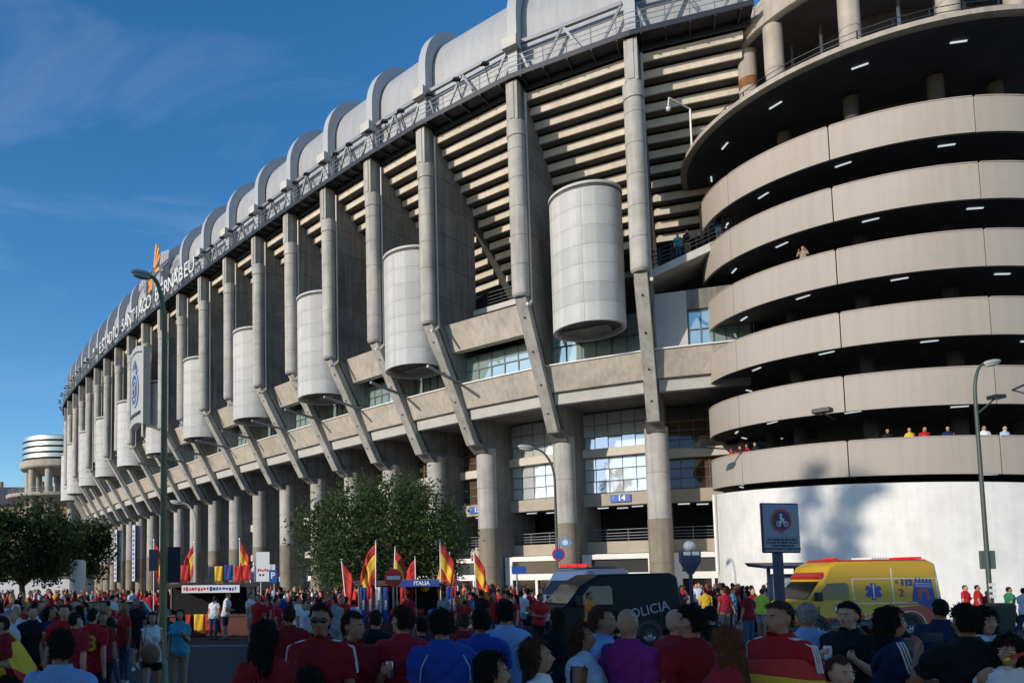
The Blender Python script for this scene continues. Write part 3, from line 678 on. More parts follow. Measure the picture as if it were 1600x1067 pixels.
# ------------------------------------------------------------------ far tower and far building
FT = tag(empty('far_ramp_tower', (-61, 182, .15)), 'distant round tower with shiny metal bands on columns left of the stadium', 'tower')
BRUSH = mat('brushed_metal', (.62,.63,.65), .28, metal=1, var=.15, vscale=.4)
for k in range(4):
    z0 = 31.2+k*1.35; MB().lathe([(9.3,z0),(9.5,z0+.08),(9.55,z0+.95),(9.35,z0+1.0)], 60).build('metal_band', BRUSH, FT, smooth=True)
MB().lathe([(9.1,30.6),(9.1,36.4),(0,36.4)], 48).build('drum_wall', DARK, FT, smooth=True)
MB().lathe([(0,29.0),(9.6,29.0),(9.9,29.3),(9.9,30.7),(9.2,30.8)], 60).build('ring_beam', TCOL, FT, smooth=True)
for k in range(10):
    t = R(k*36+12); MB().lathe([(.85,-.3),(.85,29.1)], 14, (8*math.cos(t), 8*math.sin(t))).build('tower_column', TCOL, FT, smooth=True)
MB().lathe([(0,21.8),(12.6,22.2),(12.8,22.6),(12.8,22.9),(0,22.9)], 60).build('lower_slab', TCOL, FT, smooth=True)
mb = MB()
for k in range(24):
    t = R(k*15); mb.bar((12.4*math.cos(t),12.4*math.sin(t),22.9), (12.4*math.cos(t),12.4*math.sin(t),24), .06); t2 = R(k*15+15)
    for zz in (23.4, 24): mb.bar((12.4*math.cos(t),12.4*math.sin(t),zz), (12.4*math.cos(t2),12.4*math.sin(t2),zz), .06)
mb.build('slab_railing', GSTEEL, FT)
AB = tag(empty('apartment_building', (-95, 235, 0)), 'low apartment block with dark roof beyond the trees at far left', 'building')
BR = mat('far_brick', (.25,.17,.13), .9, var=.15); DRF = mat('far_roof', (.04,.045,.06), .8)
MB().box(-38, 60, 0, 14, -.3, 27).build('wall', BR, AB)
rf = MB().add([(-39,-1,27),(61,-1,27),(61,15,27),(-39,15,27),(-39,3,33),(61,3,33),(61,11,33),(-39,11,33)], [(0,1,5,4),(1,2,6,5),(2,3,7,6),(3,0,4,7),(4,5,6,7),(3,2,1,0)]).build('roof', DRF, AB)
wmb = MB(); wmb.box(-1.6, 1.6, -.2, 0, 0, 2.2); w0 = wmb.build('window', WHITE, AB); wp = MB().box(-1.35, -.1, -.25, -.2, .2, 2.0); wp.box(.1, 1.35, -.25, -.2, .2, 2.0); p0 = wp.build('pane', BLACK, w0)
first = True
for k in range(12):
    for q in range(2):
        if first: w = w0; first = False
        else: w = inst(w0, AB); inst(p0, w)
        w.location = (-33+k*7.6, 0, 23.4-q*4)
for k in range(6): MB().box(-20+k*13, -18.5+k*13, 6, 7.5, 33, 35.2).build('chimney', BR, rf)
# low pavilion under the left trees
PV = tag(empty('pavilion', (-39.5, 92, .14)), 'low white pavilion under the dark trees at far left', 'building')
MB().box(-9, 9.5, 0, 8, 0, 3.1).build('wall', mat('pavilion_white', (.6,.62,.66), .7), PV); MB().box(-9, 10.5, -1, 9, 3.4, 5.3).build('roof', mat('pavilion_grey', (.25,.26,.28), .7), PV)
MB().box(-1.2, .9, -.06, 0, .2, 2.3).build('door', BLACK, PV)
# ring logo on the pavilion roof band
mb = MB()
for k in range(20):
    a0 = R(18*k); a1 = R(18*k+18); q = [(5.5+r_*math.cos(a), -1.08, 4.35+r_*math.sin(a)) for a, r_ in ((a0,.5),(a0,.8),(a1,.8),(a1,.5))]; mb.hexa(q, [(x, -1, z) for x, y, z in q])
mb.build('ring_mark', SW, PV)

# ------------------------------------------------------------------ block across the street behind the viewer (shades the road)
OB = tag(empty('office_block', (-75, -7, .13)), 'brown brick block across the street behind the viewer', 'building')
MB().box(-85, 60, -5, 0, -.3, 22.2).build('wall', mat('block_brick', (.20,.12,.085), .9, var=.2, vscale=.3), OB)
MB().box(-86, 61, -5.2, .6, 22.2, 22.7).build('roof', TRIM, OB)
wmb = MB().box(-1.1, 1.1, 0, .12, 0, 1.7); w0 = wmb.build('window', WHITE, OB); pn = MB().box(-.95, -.06, .12, .14, .12, 1.58); pn.box(.06, .95, .12, .14, .12, 1.58); p0 = pn.build('pane', BLACK, w0); first = True
for q in range(6):
    for k in range(30):
        if first: w = w0; first = False
        else: w = inst(w0, OB); inst(p0, w)
        w.location = (-80+k*5.6, 0, 2.5+q*3.2)

# ------------------------------------------------------------------ trees
def leafmat(name, c1, c2):
    m = mat(name, c1, .55, col2=c2, vscale=1.2, spec=.3); b = m.node_tree.nodes['Principled BSDF']
    b.inputs['Subsurface Weight'].default_value = 0
    n = m.node_tree; tr = n.nodes.new('ShaderNodeBsdfTranslucent'); tr.inputs['Color'].default_value = (c1[0]*1.6, c1[1]*1.7, c1[2]*1.1, 1); mx = n.nodes.new('ShaderNodeMixShader'); mx.inputs[0].default_value = .22
    n.links.new(b.outputs[0], mx.inputs[1]); n.links.new(tr.outputs[0], mx.inputs[2]); n.links.new(mx.outputs[0], n.nodes['Material Output'].inputs['Surface'])
    return m
LEAF = leafmat('leaf_green', (.058,.092,.026), (.027,.05,.014)); LEAFD = leafmat('leaf_dark', (.040,.062,.022), (.018,.03,.010))
BARK = mat('bark', (.09,.07,.05), .95, var=.3, vscale=4, bump=.6, bscale=14)
def tree(name, label, loc, h, cw, ch, nl, seed, lm_, trunk_r=.2, lsize=.2, squash=1.0, group=None, lobes=14, low=.0):
    rnd = random.Random(seed); T = tag(empty(name, loc), label, 'tree', group)
    cz = h-ch/2; mb = MB(); fork = max(.8, h-ch*.95)
    mb.tube([(0,0,-.2),(.05,.02,fork*.5),(-.05,.05,fork),(0,.1,cz)], [trunk_r*1.35,trunk_r,trunk_r*.85,trunk_r*.35], 10)
    lb = []
    for k in range(lobes):
        a = rnd.uniform(0, 6.283); e = rnd.uniform(-.9, 1.0); rr_ = math.sqrt(max(0, 1-e*e*.8))*rnd.uniform(.45, .78)
        c_ = Vector((cw/2*rr_*math.cos(a), cw/2*rr_*math.sin(a)*squash, cz+ch/2*e*.72)); lb.append((c_, rnd.uniform(.5,1.0)*cw*(.27 if lobes < 30 else .19), rnd.uniform(.6,.85)))
        mid = Vector((c_.x*.45, c_.y*.45, fork+(c_.z-fork)*.55))
        mb.tube([(0,.03,fork*.95), mid, c_], [trunk_r*.5, trunk_r*.28, trunk_r*.08], 6)
        for j in range(3):
            e2 = c_+Vector((rnd.uniform(-1,1), rnd.uniform(-1,1), rnd.uniform(-.6,.8)))*cw*.14; mb.tube([mid.lerp(c_, .6), e2], [trunk_r*.14, trunk_r*.04], 5)
    mb.build('trunk', BARK, T, smooth='all')
    rs = np.random.RandomState(seed)
    wts = np.array([r_**2.2 for _, r_, _ in lb]); wts /= wts.sum(); idx = rs.choice(len(lb), nl, p=wts)
    LC = np.array([tuple(c_) for c_, _, _ in lb])[idx]; LRd = np.array([r_ for _, r_, _ in lb])[idx]; LF = np.array([f_ for _, _, f_ in lb])[idx]
    d = rs.normal(size=(nl, 3)); d /= np.linalg.norm(d, axis=1)[:, None]; rad = LRd*(rs.rand(nl)**.42)*(1+.17*rs.randn(nl))
    # twigs: leaves gather along short sprays instead of filling the lobe evenly
    pos = LC + d*rad[:, None]*np.stack([np.ones(nl), np.full(nl, squash), LF], 1)
    q = pos*2.1; pos += .3*np.stack([np.sin(q[:, 1]*2.1+q[:, 2]*1.3), np.sin(q[:, 2]*1.9+q[:, 0]*1.1), np.sin(q[:, 0]*2.3+q[:, 1]*1.7)], 1)*min(.5, LRd.mean()*.5)
    nrm = rs.normal(size=(nl, 3))+np.array((0,0,.6)); nrm /= np.linalg.norm(nrm, axis=1)[:, None]
    t1 = np.cross(nrm, rs.normal(size=(nl, 3))); t1 /= np.linalg.norm(t1, axis=1)[:, None]; t2 = np.cross(nrm, t1)
    s1 = (lsize*(.6+.8*rs.rand(nl)))[:, None]; s2 = s1*.5
    V = np.empty((nl, 4, 3)); V[:, 0] = pos-t1*s1*.5; V[:, 1] = pos+t2*s2*.5; V[:, 2] = pos+t1*s1*.5+nrm*s1*.12; V[:, 3] = pos-t2*s2*.5
    me = bpy.data.meshes.new('crown'); me.vertices.add(nl*4); me.vertices.foreach_set('co', V.ravel())
    me.loops.add(nl*4); me.loops.foreach_set('vertex_index', np.arange(nl*4)); me.polygons.add(nl); me.polygons.foreach_set('loop_start', np.arange(0, nl*4, 4)); me.polygons.foreach_set('loop_total', np.full(nl, 4)); me.update(calc_edges=True)
    obj('crown', me, lm_, T)
    return T
p = G(596, 40); tree('street_tree', 'leafy green street tree in front of the stadium columns', (p.x, p.y, .145), 7.4, 11.0, 6.2, 32000, 3, LEAF, .2, .18, .8, lobes=54)
for k, (px_, Y, h, cw, ch, lab) in enumerate([(35, 74, 10.2, 11.5, 8.6, 'large dark tree in front of the white pavilion at far left'), (118, 84, 9.6, 8.5, 8, 'dark tree beside the far end of the stadium'), (-25, 70, 9.0, 8, 7.4, 'dark tree cut off by the left edge of the photo'), (78, 100, 11.0, 10, 9, 'dark tree below the distant round tower')]):
    p = G(px_, Y); tree('dark_tree', lab, (p.x, p.y, .145), h, cw, ch, 9000, 20+k, LEAFD, .3, .42, .9, 'dark trees at the far left', lobes=18)
tree('shade_tree', 'tall slender tree out of view at left whose shadow falls on the white wall', (-19.3, 10.9, .0), 28, 6.4, 22, 2300, 41, LEAFD, .28, .55, 1, lobes=34)
for k, (x, y_) in enumerate(((-9.5, -3.2), (-1.0, -3.4), (7.5, -3.0))):  # unseen canopy added to cut the sky light on the foreground
    tree('added_canopy_tree', 'unseen tree added behind the viewer for shade, %s of three' % ('left', 'middle', 'right')[k], (x, y_, .13), 11.5, 9.0, 5.6, 4200, 60+k, LEAFD, .22, .55, .75, 'unseen trees added for shade', lobes=20)
# ------------------------------------------------------------------ vehicles
YEL = mat('ambulance_yellow', (.55,.33,.010), .35, coat=.3); RED = mat('ambulance_red', (.36,.015,.015), .35, coat=.3); BLUEP = mat('ambulance_blue', (.02,.06,.30), .4)
NAVY = mat('police_navy', (.003,.004,.008), .45, spec=.25); LBLUE = mat('police_pale_blue', (.10,.17,.30), .35, coat=.5)
CARB = mat('car_blue', (.16,.24,.36), .35, metal=.4, coat=.5); VGLASS = mat('vehicle_glass', (.01,.012,.015), .05, spec=.8)
REDL = mat('red_lens', (.6,.01,.01), .25, emit=(1,.03,.02), estr=.25); WHL = mat('vehicle_white', (.75,.75,.75), .4); GREYP = mat('grey_plastic', (.08,.08,.085), .6)
HEADL = mat('headlamp', (.6,.62,.65), .08, metal=.6)
def extr(mb, poly, y0, y1, inset_top=None):
    """side profile poly (x,z) extruded in y; inset_top(z) narrows the body with height"""
    f = inset_top or (lambda z: 0)
    return mb.hexa([(x, y0+f(z), z) for x, z in poly], [(x, y1-f(z), z) for x, z in poly])
def wheel(parent, x, y, r_, side):
    t = MB(); pr = [(r_*.62,-.11),(r_*.9,-.12),(r_,-.08),(r_,.08),(r_*.9,.12),(r_*.62,.11)]; n = 22
    def lat_y(mb, pr):
        b = len(mb.v); mb.lathe(pr, n); mb.v[b:] = [(x+px, y+pz, r_+py) for px, py, pz in mb.v[b:]]
    lat_y(t, pr); w = t.build('wheel', RUBBER, parent, smooth=True)
    h = MB(); lat_y(h, [(0,side*.10),(r_*.2,side*.115),(r_*.25,side*.08),(r_*.55,side*.07),(r_*.64,side*.115)]); h.build('rim', CHROME, w, smooth=True)
    return w
def ngon(mb, pts, y, th): return mb.hexa([(x, y, z) for x, z in pts], [(x, y+th, z) for x, z in pts])
def van(name, label, loc, rz, Lv, Hv, W, body, roofm=None):
    """nose towards -x, near side at -y"""
    V = tag(empty(name, loc, rz), label, 'van' if 'ambulance' not in name else 'ambulance')
    nose = -Lv/2
    prof = [(nose,.42),(nose,.78),(nose+.05,1.05),(nose+.55,1.22),(nose+.78,1.34),(nose+1.38,2.0),(nose+1.62,Hv-.2),(nose+1.95,Hv-.03),(Lv/2-.35,Hv),(Lv/2-.12,Hv-.12),(Lv/2,Hv*.55),(Lv/2,.42)]
    ins = lambda z: .10*(z-.42)/(Hv-.42)
    # upper part of the side profile subdivided so the tumblehome is smooth
    mb = MB(); n = len(prof); NEAR = [(x, -W/2+ins(z), z) for x, z in prof]; FAR = [(x, W/2-ins(z), z) for x, z in prof]
    mb.hexa(NEAR, FAR)
    me_o = mb.build('body', body, V, smooth=True, bevel=.09)
    for x in (nose+1.05, Lv/2-1.25):
        for s_ in (-1, 1):
            arch = MB(); pts = [(x+.47*math.cos(R(a)), .36+.47*math.sin(R(a))) for a in range(0, 181, 15)]
            ngon(arch, pts+[(x-.47,.3),(x+.47,.3)], s_*(W/2)-.01, .02).build('wheel_arch', BLACK, V)
            wheel(V, x, s_*(W/2-.10), .36, s_)
    MB().box(nose-.06, nose+.5, -W/2+.05, W/2-.05, .25, .62).build('front_bumper', GREYP, V, bevel=.05)
    MB().box(Lv/2-.3, Lv/2+.06, -W/2+.05, W/2-.05, .25, .55).build('rear_bumper', GREYP, V, bevel=.04)
    # windscreen lying on the slope
    a = Vector((nose+.78,0,1.34)); b = Vector((nose+1.38,0,2.0)); nrm = Vector((-(b.z-a.z),0,b.x-a.x)).normalized()*.02
    mb = MB(); q = [a+(b-a)*.04+Vector((0,-W/2+.12,0))+nrm*.3, a+(b-a)*.04+Vector((0,W/2-.12,0))+nrm*.3, b-(b-a)*.04+Vector((0,W/2-.24,0))+nrm*.3, b-(b-a)*.04+Vector((0,-W/2+.24,0))+nrm*.3]
    mb.hexa(q, [v+nrm for v in q]).build('windscreen', VGLASS, V)
    for s_ in (-1, 1):
        y = s_*W/2
        w = [(nose+1.12,1.34),(nose+1.18,1.5),(nose+1.55,1.92),(nose+2.2,1.94),(nose+2.3,1.86),(nose+2.3,1.34)]
        mb = MB(); mb.hexa([(x, y-s_*(ins(z)-.012), z) for x, z in w], [(x, y-s_*(ins(z)+.02), z) for x, z in w]); mb.build('side_window', VGLASS, V)
        MB().box(nose+1.0, nose+1.18, min(y, y+s_*.22), max(y, y+s_*.22), 1.3, 1.62).build('mirror', BLACK, V, bevel=.03)
        MB().box(nose-.03, nose+.32, min(y*.98, y*.62), max(y*.98, y*.62), .82, 1.06).build('headlight', HEADL, V, bevel=.04)
        MB().box(Lv/2-.06, Lv/2+.02, min(y*.97, y*.8), max(y*.97, y*.8), .8, 1.25).build('tail_light', REDL, V, bevel=.02)
        MB().box(nose+2.15, nose+2.3, min(y, y+s_*.03), max(y, y+s_*.03), 1.18, 1.23).build('door_handle', BLACK, V)
        # door and panel joints
        j = MB()
        for x in (nose+1.15, nose+2.42, nose+3.85): j.box(x, x+.015, min(y+s_*.003, y-s_*.02), max(y+s_*.003, y-s_*.02), .5, 1.14)
        j.build('door_joint', BLACK, V)
    MB().box(nose-.03, nose+.06, -.5, .5, .7, .98).build('grille', BLACK, V, bevel=.02)
    return V, nose, ins
# ambulance
AL, AH, AW = 5.7, 2.72, 2.0
ap = Vector((19.3, 27.4+AW/2, 0))
A_, nose, ins = van('ambulance', 'yellow and red ambulance van with blue star parked before the white wall', ap, R(2), AL, AH, AW, YEL)
y = -AW/2
def side(mb, pts, d=.006, th=.012): return mb.hexa([(x, y+ins(z)-d, z) for x, z in pts], [(x, y+ins(z)-d+th, z) for x, z in pts])
side(MB(), [(nose+.1,.62),(nose+1.6,.72),(nose+2.9,.78),(nose+4.2,1.05),(nose+5.0,1.14),(AL/2-.02,1.14),(AL/2-.02,.52),(nose+.1,.50)]).build('red_stripe', RED, A_)
side(MB(), [(AL/2-1.9,1.15),(AL/2-.05,1.15),(AL/2-.05,1.4),(AL/2-.8,1.3)], .007).build('red_stripe', RED, A_)
side(MB(), [(nose+1.55,.42),(AL/2-1.75,.42),(AL/2-1.75,.56),(nose+1.55,.56)], .02, .03).build('side_skirt', GREYP, A_)
side(MB(), [(nose+1.55,.60),(AL/2-1.75,.60),(AL/2-1.75,.63),(nose+1.55,.63)], .01).build('reflective_line', WHL, A_)
for (x0, x1, z0, z1) in ((nose+2.45, AL/2-.15, 2.06, 2.085), (nose+2.45, nose+2.475, 1.2, 2.06), (nose+3.9, nose+3.925, 1.2, 2.45), (AL/2-.17, AL/2-.145, 1.2, 2.06), (nose+2.45, AL/2-.15, 1.19, 1.215)):
    side(MB(), [(x0,z0),(x1,z0),(x1,z1),(x0,z1)], .012).build('reflective_line', WHL, A_)
for k in range(3):
    c = Vector((nose+3.2, 0, 1.62)); d = Vector((math.cos(R(30+60*k)), 0, math.sin(R(30+60*k)))); p_ = Vector((-d.z,0,d.x)); h = .30; w = .085
    pts = [c-d*h-p_*w, c+d*h-p_*w, c+d*h+p_*w, c-d*h+p_*w]; side(MB(), [(v.x, v.z) for v in pts], .016+.002*k).build('star_of_life', BLUEP, A_)
c = Vector((nose+3.2, 0, 1.62)); side(MB(), [(c.x-.02,c.z-.26),(c.x+.02,c.z-.26),(c.x+.02,c.z+.26),(c.x-.02,c.z+.26)], .024).build('star_staff', WHL, A_)
def van_text(s, size, x, z, m, bold=.01, slant=0, rz=0.0, V_=A_, yy=None, insf=ins):
    yy = y if yy is None else yy
    t = text_obj('lettering', s, size, m, V_, frame_m((x, yy+insf(z)-.022, z), (math.cos(rz),0,math.sin(rz)), (-math.sin(rz),0,math.cos(rz))), .004, bold=bold); return t
van_text('112', .30, nose+4.42, 1.92, BLUEP, .015); van_text('C', .15, nose+4.07, 1.95, BLUEP, .006)
van_text('SAMUR', .30, nose+3.25, .74, mat('gold_letter', (.75,.5,.3), .5), .008)
van_text('2', .36, nose+4.22, 1.56, RED, .006)
# city castle mark of five turrets on a blue block
side(MB(), [(AL/2-.98,1.95),(AL/2-.34,1.92),(AL/2-.26,1.22),(AL/2-.46,.98),(AL/2-1.1,1.3)], .014).build('blue_emblem', BLUEP, A_)
for k in range(5): side(MB(), [(AL/2-.98+.13*k,1.93),(AL/2-.86+.13*k,1.93),(AL/2-.90+.13*k,2.13-.015*k),(AL/2-.96+.13*k,2.0)], .015).build('emblem_point', BLUEP, A_)
side(MB(), [(AL/2-.86,1.72),(AL/2-.52,1.70),(AL/2-.46,1.3),(AL/2-.9,1.36)], .018).build('emblem_window', RED, A_); side(MB(), [(AL/2-.76,1.62),(AL/2-.58,1.60),(AL/2-.56,1.32),(AL/2-.74,1.34)], .021).build('emblem_figure', BLUEP, A_)
for k in range(3): side(MB(), [(AL/2-.96,1.90-.06*k),(AL/2-.36,1.875-.06*k),(AL/2-.36,1.885-.06*k),(AL/2-.96,1.915-.06*k)], .018).build('emblem_line', WHL, A_)
side(MB(), [(nose+1.5,.56),(AL/2-1.8,.56),(AL/2-1.8,.66),(nose+1.5,.66)], .013, .02).build('dark_band', BLACK, A_)
# round badge on the cab door
mb = MB(); pts = [(nose+1.95+.22*math.cos(R(a)), 1.02+.22*math.sin(R(a))) for a in range(0, 360, 20)]; side(mb, pts, .02); mb.build('badge', WHL, A_)
side(MB(), [(nose+1.82,.95),(nose+2.08,.95),(nose+1.95,1.17)], .032).build('badge_triangle', YEL, A_)
# wheel arch trim and roof equipment
mb = MB()
for a in range(0, 180, 12):
    x0, z0, x1, z1 = [f(R(q)) for q in (a, a+12) for f in (lambda t: AL/2-1.25+.56*math.cos(t), lambda t: .36+.56*math.sin(t))]
    mb.bar((x0, y-.015, z0), (x1, y-.015, z1), .03, .05, upv=(0,1,0))
mb.build('arch_trim', WHL, A_)
mb = MB(); mb.hexa([(nose+1.38,-.90,2.06),(nose+1.38,.90,2.06),(nose+2.1,.88,AH-.10),(nose+2.1,-.88,AH-.10)], [(nose+1.34,-.84,2.16),(nose+1.34,.84,2.16),(nose+2.1,.78,AH+.10),(nose+2.1,-.78,AH+.10)]); mb.build('roof_fairing', RED, A_, bevel=.05)
MB().box(nose+2.0, AL/2-.3, -.72, .72, AH-.03, AH+.04).build('roof_stripe', RED, A_, bevel=.02)
for k in range(7): MB().box(nose+3.55+.1*k, nose+3.60+.1*k, -.5, .5, AH+.05, AH+.13).build('roof_vent', WHL, A_)
MB().box(AL/2-.85, AL/2-.35, -.6, .6, AH+.05, AH+.13).build('beacon_bar', REDL, A_, bevel=.02)
MB().box(nose+2.0, nose+2.25, -.6, -.1, AH+.04, AH+.12).build('beacon_lens', REDL, A_, bevel=.02)
# dark police van
PL, PH, PWD = 4.75, 2.34, 1.95
pp = Vector((9.35, 25.8, 0)); P_, pn, pins = van('police_van', 'dark navy police van parked on the road in front of the crowd', pp, R(8), PL, PH, PWD, NAVY)
van_text('POLICIA', .44, pn+3.45, 1.12, mat('police_letter', (.35,.36,.38), .5), .004, rz=R(12), V_=P_, yy=-PWD/2, insf=pins)
# pale police van with red beacons behind it
QL, QH = 5.0, 2.5
Q_, qn, qins = van('police_van', 'pale blue police van with lit red beacons behind the dark van', (11.7, 34.6, .145), R(35), QL, QH, 1.9, LBLUE)
MB().box(qn+1.9, qn+2.15, -.75, .75, QH, QH+.06).build('beacon_base', BLACK, Q_)
for k in range(3): MB().box(qn+1.9, qn+2.15, -.75+.5*k, -.3+.5*k, QH+.06, QH+.2).build('beacon_lens', REDL, Q_, bevel=.02)
MB().box(qn+2.6, QL/2-.5, -.5, .5, QH, QH+.12).build('roof_box', GREYP, Q_, bevel=.03)
side_y = -.95
MB().box(qn+2.5, QL/2-.2, -.97, -.955, .7, 1.2).build('dark_stripe', NAVY, Q_)
# hatchbacks at the left
def car(name, label, loc, rz, paint):
    V = tag(empty(name, loc, rz), label, 'car'); Lc, W = 4.1, 1.72
    prof = [(-2.05,.35),(-2.05,.62),(-1.9,.8),(-1.05,.92),(1.75,.98),(2.0,.85),(2.05,.4)]
    extr(MB(), prof, -W/2, W/2).build('body', paint, V, smooth=True, bevel=.08)
    cab = [(-1.1,.9),(-.35,1.42),(.2,1.48),(1.1,1.42),(1.85,.96)]
    f = lambda z: .05+.22*max(0, (z-.9)/.58)
    extr(MB(), cab, -W/2, W/2, f).build('cabin', VGLASS, V, smooth=True, bevel=.05)
    extr(MB(), [(-.36,1.415),(.2,1.475),(1.12,1.415),(1.16,1.45),(.2,1.515),(-.38,1.45)], -W/2+.24, W/2-.24).build('roof', paint, V, smooth=True, bevel=.02)
    for s_ in (-1, 1):
        for (a, b_) in (((-1.08,.92),(-.34,1.44)), ((.35,.95),(.38,1.48)), ((1.85,.97),(1.1,1.44))):
            MB().bar((a[0], s_*(W/2-.03), a[1]), (b_[0], s_*(W/2-f(b_[1])+.015), b_[1]), .09, .06).build('window_pillar', paint, V)
        for x in (-1.25, 1.3): wheel(V, x, s_*(W/2-.08), .31, s_)
        MB().box(1.98, 2.07, min(s_*.82, s_*.55), max(s_*.82, s_*.55), .66, .92).build('tail_light', REDL, V, bevel=.02)
        MB().box(-2.08, -1.9, min(s_*.82, s_*.5), max(s_*.82, s_*.5), .6, .78).build('headlight', HEADL, V, bevel=.02)
        MB().box(-.75, -.6, min(s_*.86, s_*1.02), max(s_*.86, s_*1.02), .95, 1.08).build('mirror', paint, V, bevel=.02)
    MB().box(2.04, 2.08, -.26, .26, .55, .67).build('number_plate', WHL, V)
    MB().box(-2.1, -1.95, -.7, .7, .3, .45).build('bumper', GREYP, V, bevel=.03)
    return V
p = G(224, 33.5); car('parked_car', 'small grey blue hatchback car parked behind the green lamp post', (p.x-.2, 31.6, 0), R(115), CARB)
p = G(178, 31.5); car('parked_car', 'black hatchback car parked left of the blue car', (p.x, p.y, 0), R(172), mat('car_black', (.01,.01,.012), .3, coat=.5))
# ------------------------------------------------------------------ street lamps
GREEN = mat('lamp_green', (.20,.20,.085), .5, var=.2, vscale=2); DGREEN = mat('lamp_dark_green', (.05,.065,.05), .5); LGREY = mat('lamp_shade_grey', (.36,.36,.35), .4); LENS = mat('lamp_lens', (.5,.48,.42), .25)
def street_lamp(label, loc, h, r0, r1, reach, ang, m, head=.55, grp='street lamps', bend=1.6):
    V = tag(empty('street_lamp', loc), label, 'street lamp', grp); d = Vector((math.cos(ang), math.sin(ang), 0)); pts = [(0,0,-.15), (0,0,1.2), (0,0,h-bend)]; rr_ = [r0*1.25, r0, r0*.75]
    for k in range(1, 8):
        t = math.pi/2*k/7; pts.append(tuple(d*(reach*(1-math.cos(t))) + Vector((0,0,h-bend+bend*math.sin(t))))); rr_.append(r0*.75+(r1-r0*.75)*k/7)
    MB().tube(pts, rr_, 12).build('post', m, V, smooth=True)
    MB().lathe([(r0*1.9,0),(r0*1.9,.06),(r0*1.35,.12),(r0*1.25,.6),(r0*1.05,.64)], 14).build('base_collar', m, V, smooth=True)
    e = Vector(pts[-1]); c = e + d*head*.8
    mb = MB(); mb.sphere((0,0,0), head, head*.45, head*.32, 16, 10); o = mb.build('lamp_head', LGREY, V, smooth='all'); o.location = c+Vector((0,0,.05)); o.rotation_euler = (0, -R(10), ang)
    mb = MB(); mb.sphere((0,0,0), head*.82, head*.37, head*.26, 14, 8); o = mb.build('lamp_lens', LENS, V, smooth='all'); o.location = c-Vector((0,0,head*.05)); o.rotation_euler = (0, -R(10), ang)
    return V
g = G(255, 16.2); gl = street_lamp('tall olive green lamp post standing left of the market stall', (g.x, 16.2, .0), 8.75, .082, .04, .3, R(190), GREEN, .24, bend=1.3)
MB().box(.10, .36, -.04, .02, 2.15, 2.9).build('sign_back', mat('sign_back_dark', (.02,.024,.035), .6), gl); MB().box(-.3, -.11, -.03, .02, 2.4, 2.85).build('sign_back', mat('sign_back_grey', (.12,.13,.16), .6), gl)
g = G(870, 37); street_lamp('thin grey lamp post with curved arm before the gate fourteen columns', (g.x, 37, .145), 8.4, .08, .045, 1.0, R(180), DGREEN, .42, bend=1.6)
g = G(1541, 29.5); rl_ = street_lamp('dark green lamp post with curved arm in front of the white wall', (g.x, 29.5, 0), 10.4, .085, .045, .45, R(0), DGREEN, .36, bend=1.3)
MB().box(-.28, .28, -.04, .04, 2.4, 3.1).build('sign_back', mat('sign_back_green', (.10,.12,.11), .6), rl_)
mb = MB(); mb.bar((0,0,8.4), (.75,0,9.0), .05); mb.build('side_arm', DGREEN, rl_); MB().box(.6, 1.05, -.2, .2, 9.0, 9.15).build('side_lamp', BLACK, rl_, bevel=.02)
for k in range(3): MB().box(-.125, .125, -.13, -.12, 1.3+.22*k, 1.42+.22*k).build('sticker', WHL, rl_)
g = G(305, 62); street_lamp('pale lamp post with short curved arm among the far columns', (g.x, 62, .145), 8.6, .1, .05, 1.2, R(180), LGREY, .5)
# ------------------------------------------------------------------ road signs and street furniture
SRED = mat('sign_red', (.62,.02,.025), .4); POLE = mat('galvanised', (.26,.265,.27), .5, metal=.5)
def pole(V, h, r_=.04, m=None): return MB().tube([(0,0,-.1),(0,0,h)], r_, 10).build('post', m or POLE, V, smooth=True)
def disc_y(mb, cx, cz, r_, y0, y1, n=36, rx=None):
    pts = [(cx+(rx or r_)*math.cos(6.28319*k/n), cz+r_*math.sin(6.28319*k/n)) for k in range(n)]; return mb.hexa([(x, y0, z) for x, z in pts], [(x, y1, z) for x, z in pts])
g = G(613, 26.2); V = tag(empty('no_entry_sign', (g.x, 26.2, 0), R(5)), 'round red no entry sign with white bar in front of the flag stall', 'road sign')
pole(V, 2.6, .035); disc_y(MB(), 0, 2.27, .31, -.06, -.04).build('disc', SRED, V); MB().box(-.23, .23, -.068, -.06, 2.21, 2.33).build('white_bar', SW, V)
# no motorcycles sign with a text panel
g = G(1214, 10.8); V = tag(empty('motorcycle_sign', (g.x, 10.8, .0), R(12)), 'rectangular no motorcycles sign with text panel on a dark blue post', 'road sign')
NB = mat('post_blue', (.03,.04,.09), .5); SGREY = mat('sign_face', (.24,.30,.40), .45)
MB().box(-.05, .05, -.05, .05, -.1, 2.5).build('post', NB, V, bevel=.01)
MB().box(-.31, .31, -.09, -.055, 2.46, 3.16).build('plate_rim', mat('sign_rim', (.04,.05,.09), .5), V, bevel=.03)
MB().box(-.29, .29, -.098, -.088, 2.48, 3.14).build('plate', SGREY, V)
disc_y(MB(), 0, 2.91, .165, -.104, -.097).build('red_ring', SRED, V); disc_y(MB(), 0, 2.91, .135, -.108, -.103).build('blue_disc', mat('sign_deep_blue', (.02,.035,.14), .5), V)
mb = MB()
for cx in (-.055, .06):
    for k in range(12):
        a0, a1 = R(30*k), R(30*k+30); mb.bar((cx+.032*math.cos(a0), -.111, 2.865+.032*math.sin(a0)), (cx+.032*math.cos(a1), -.111, 2.865+.032*math.sin(a1)), .012, .006, upv=(0,1,0))
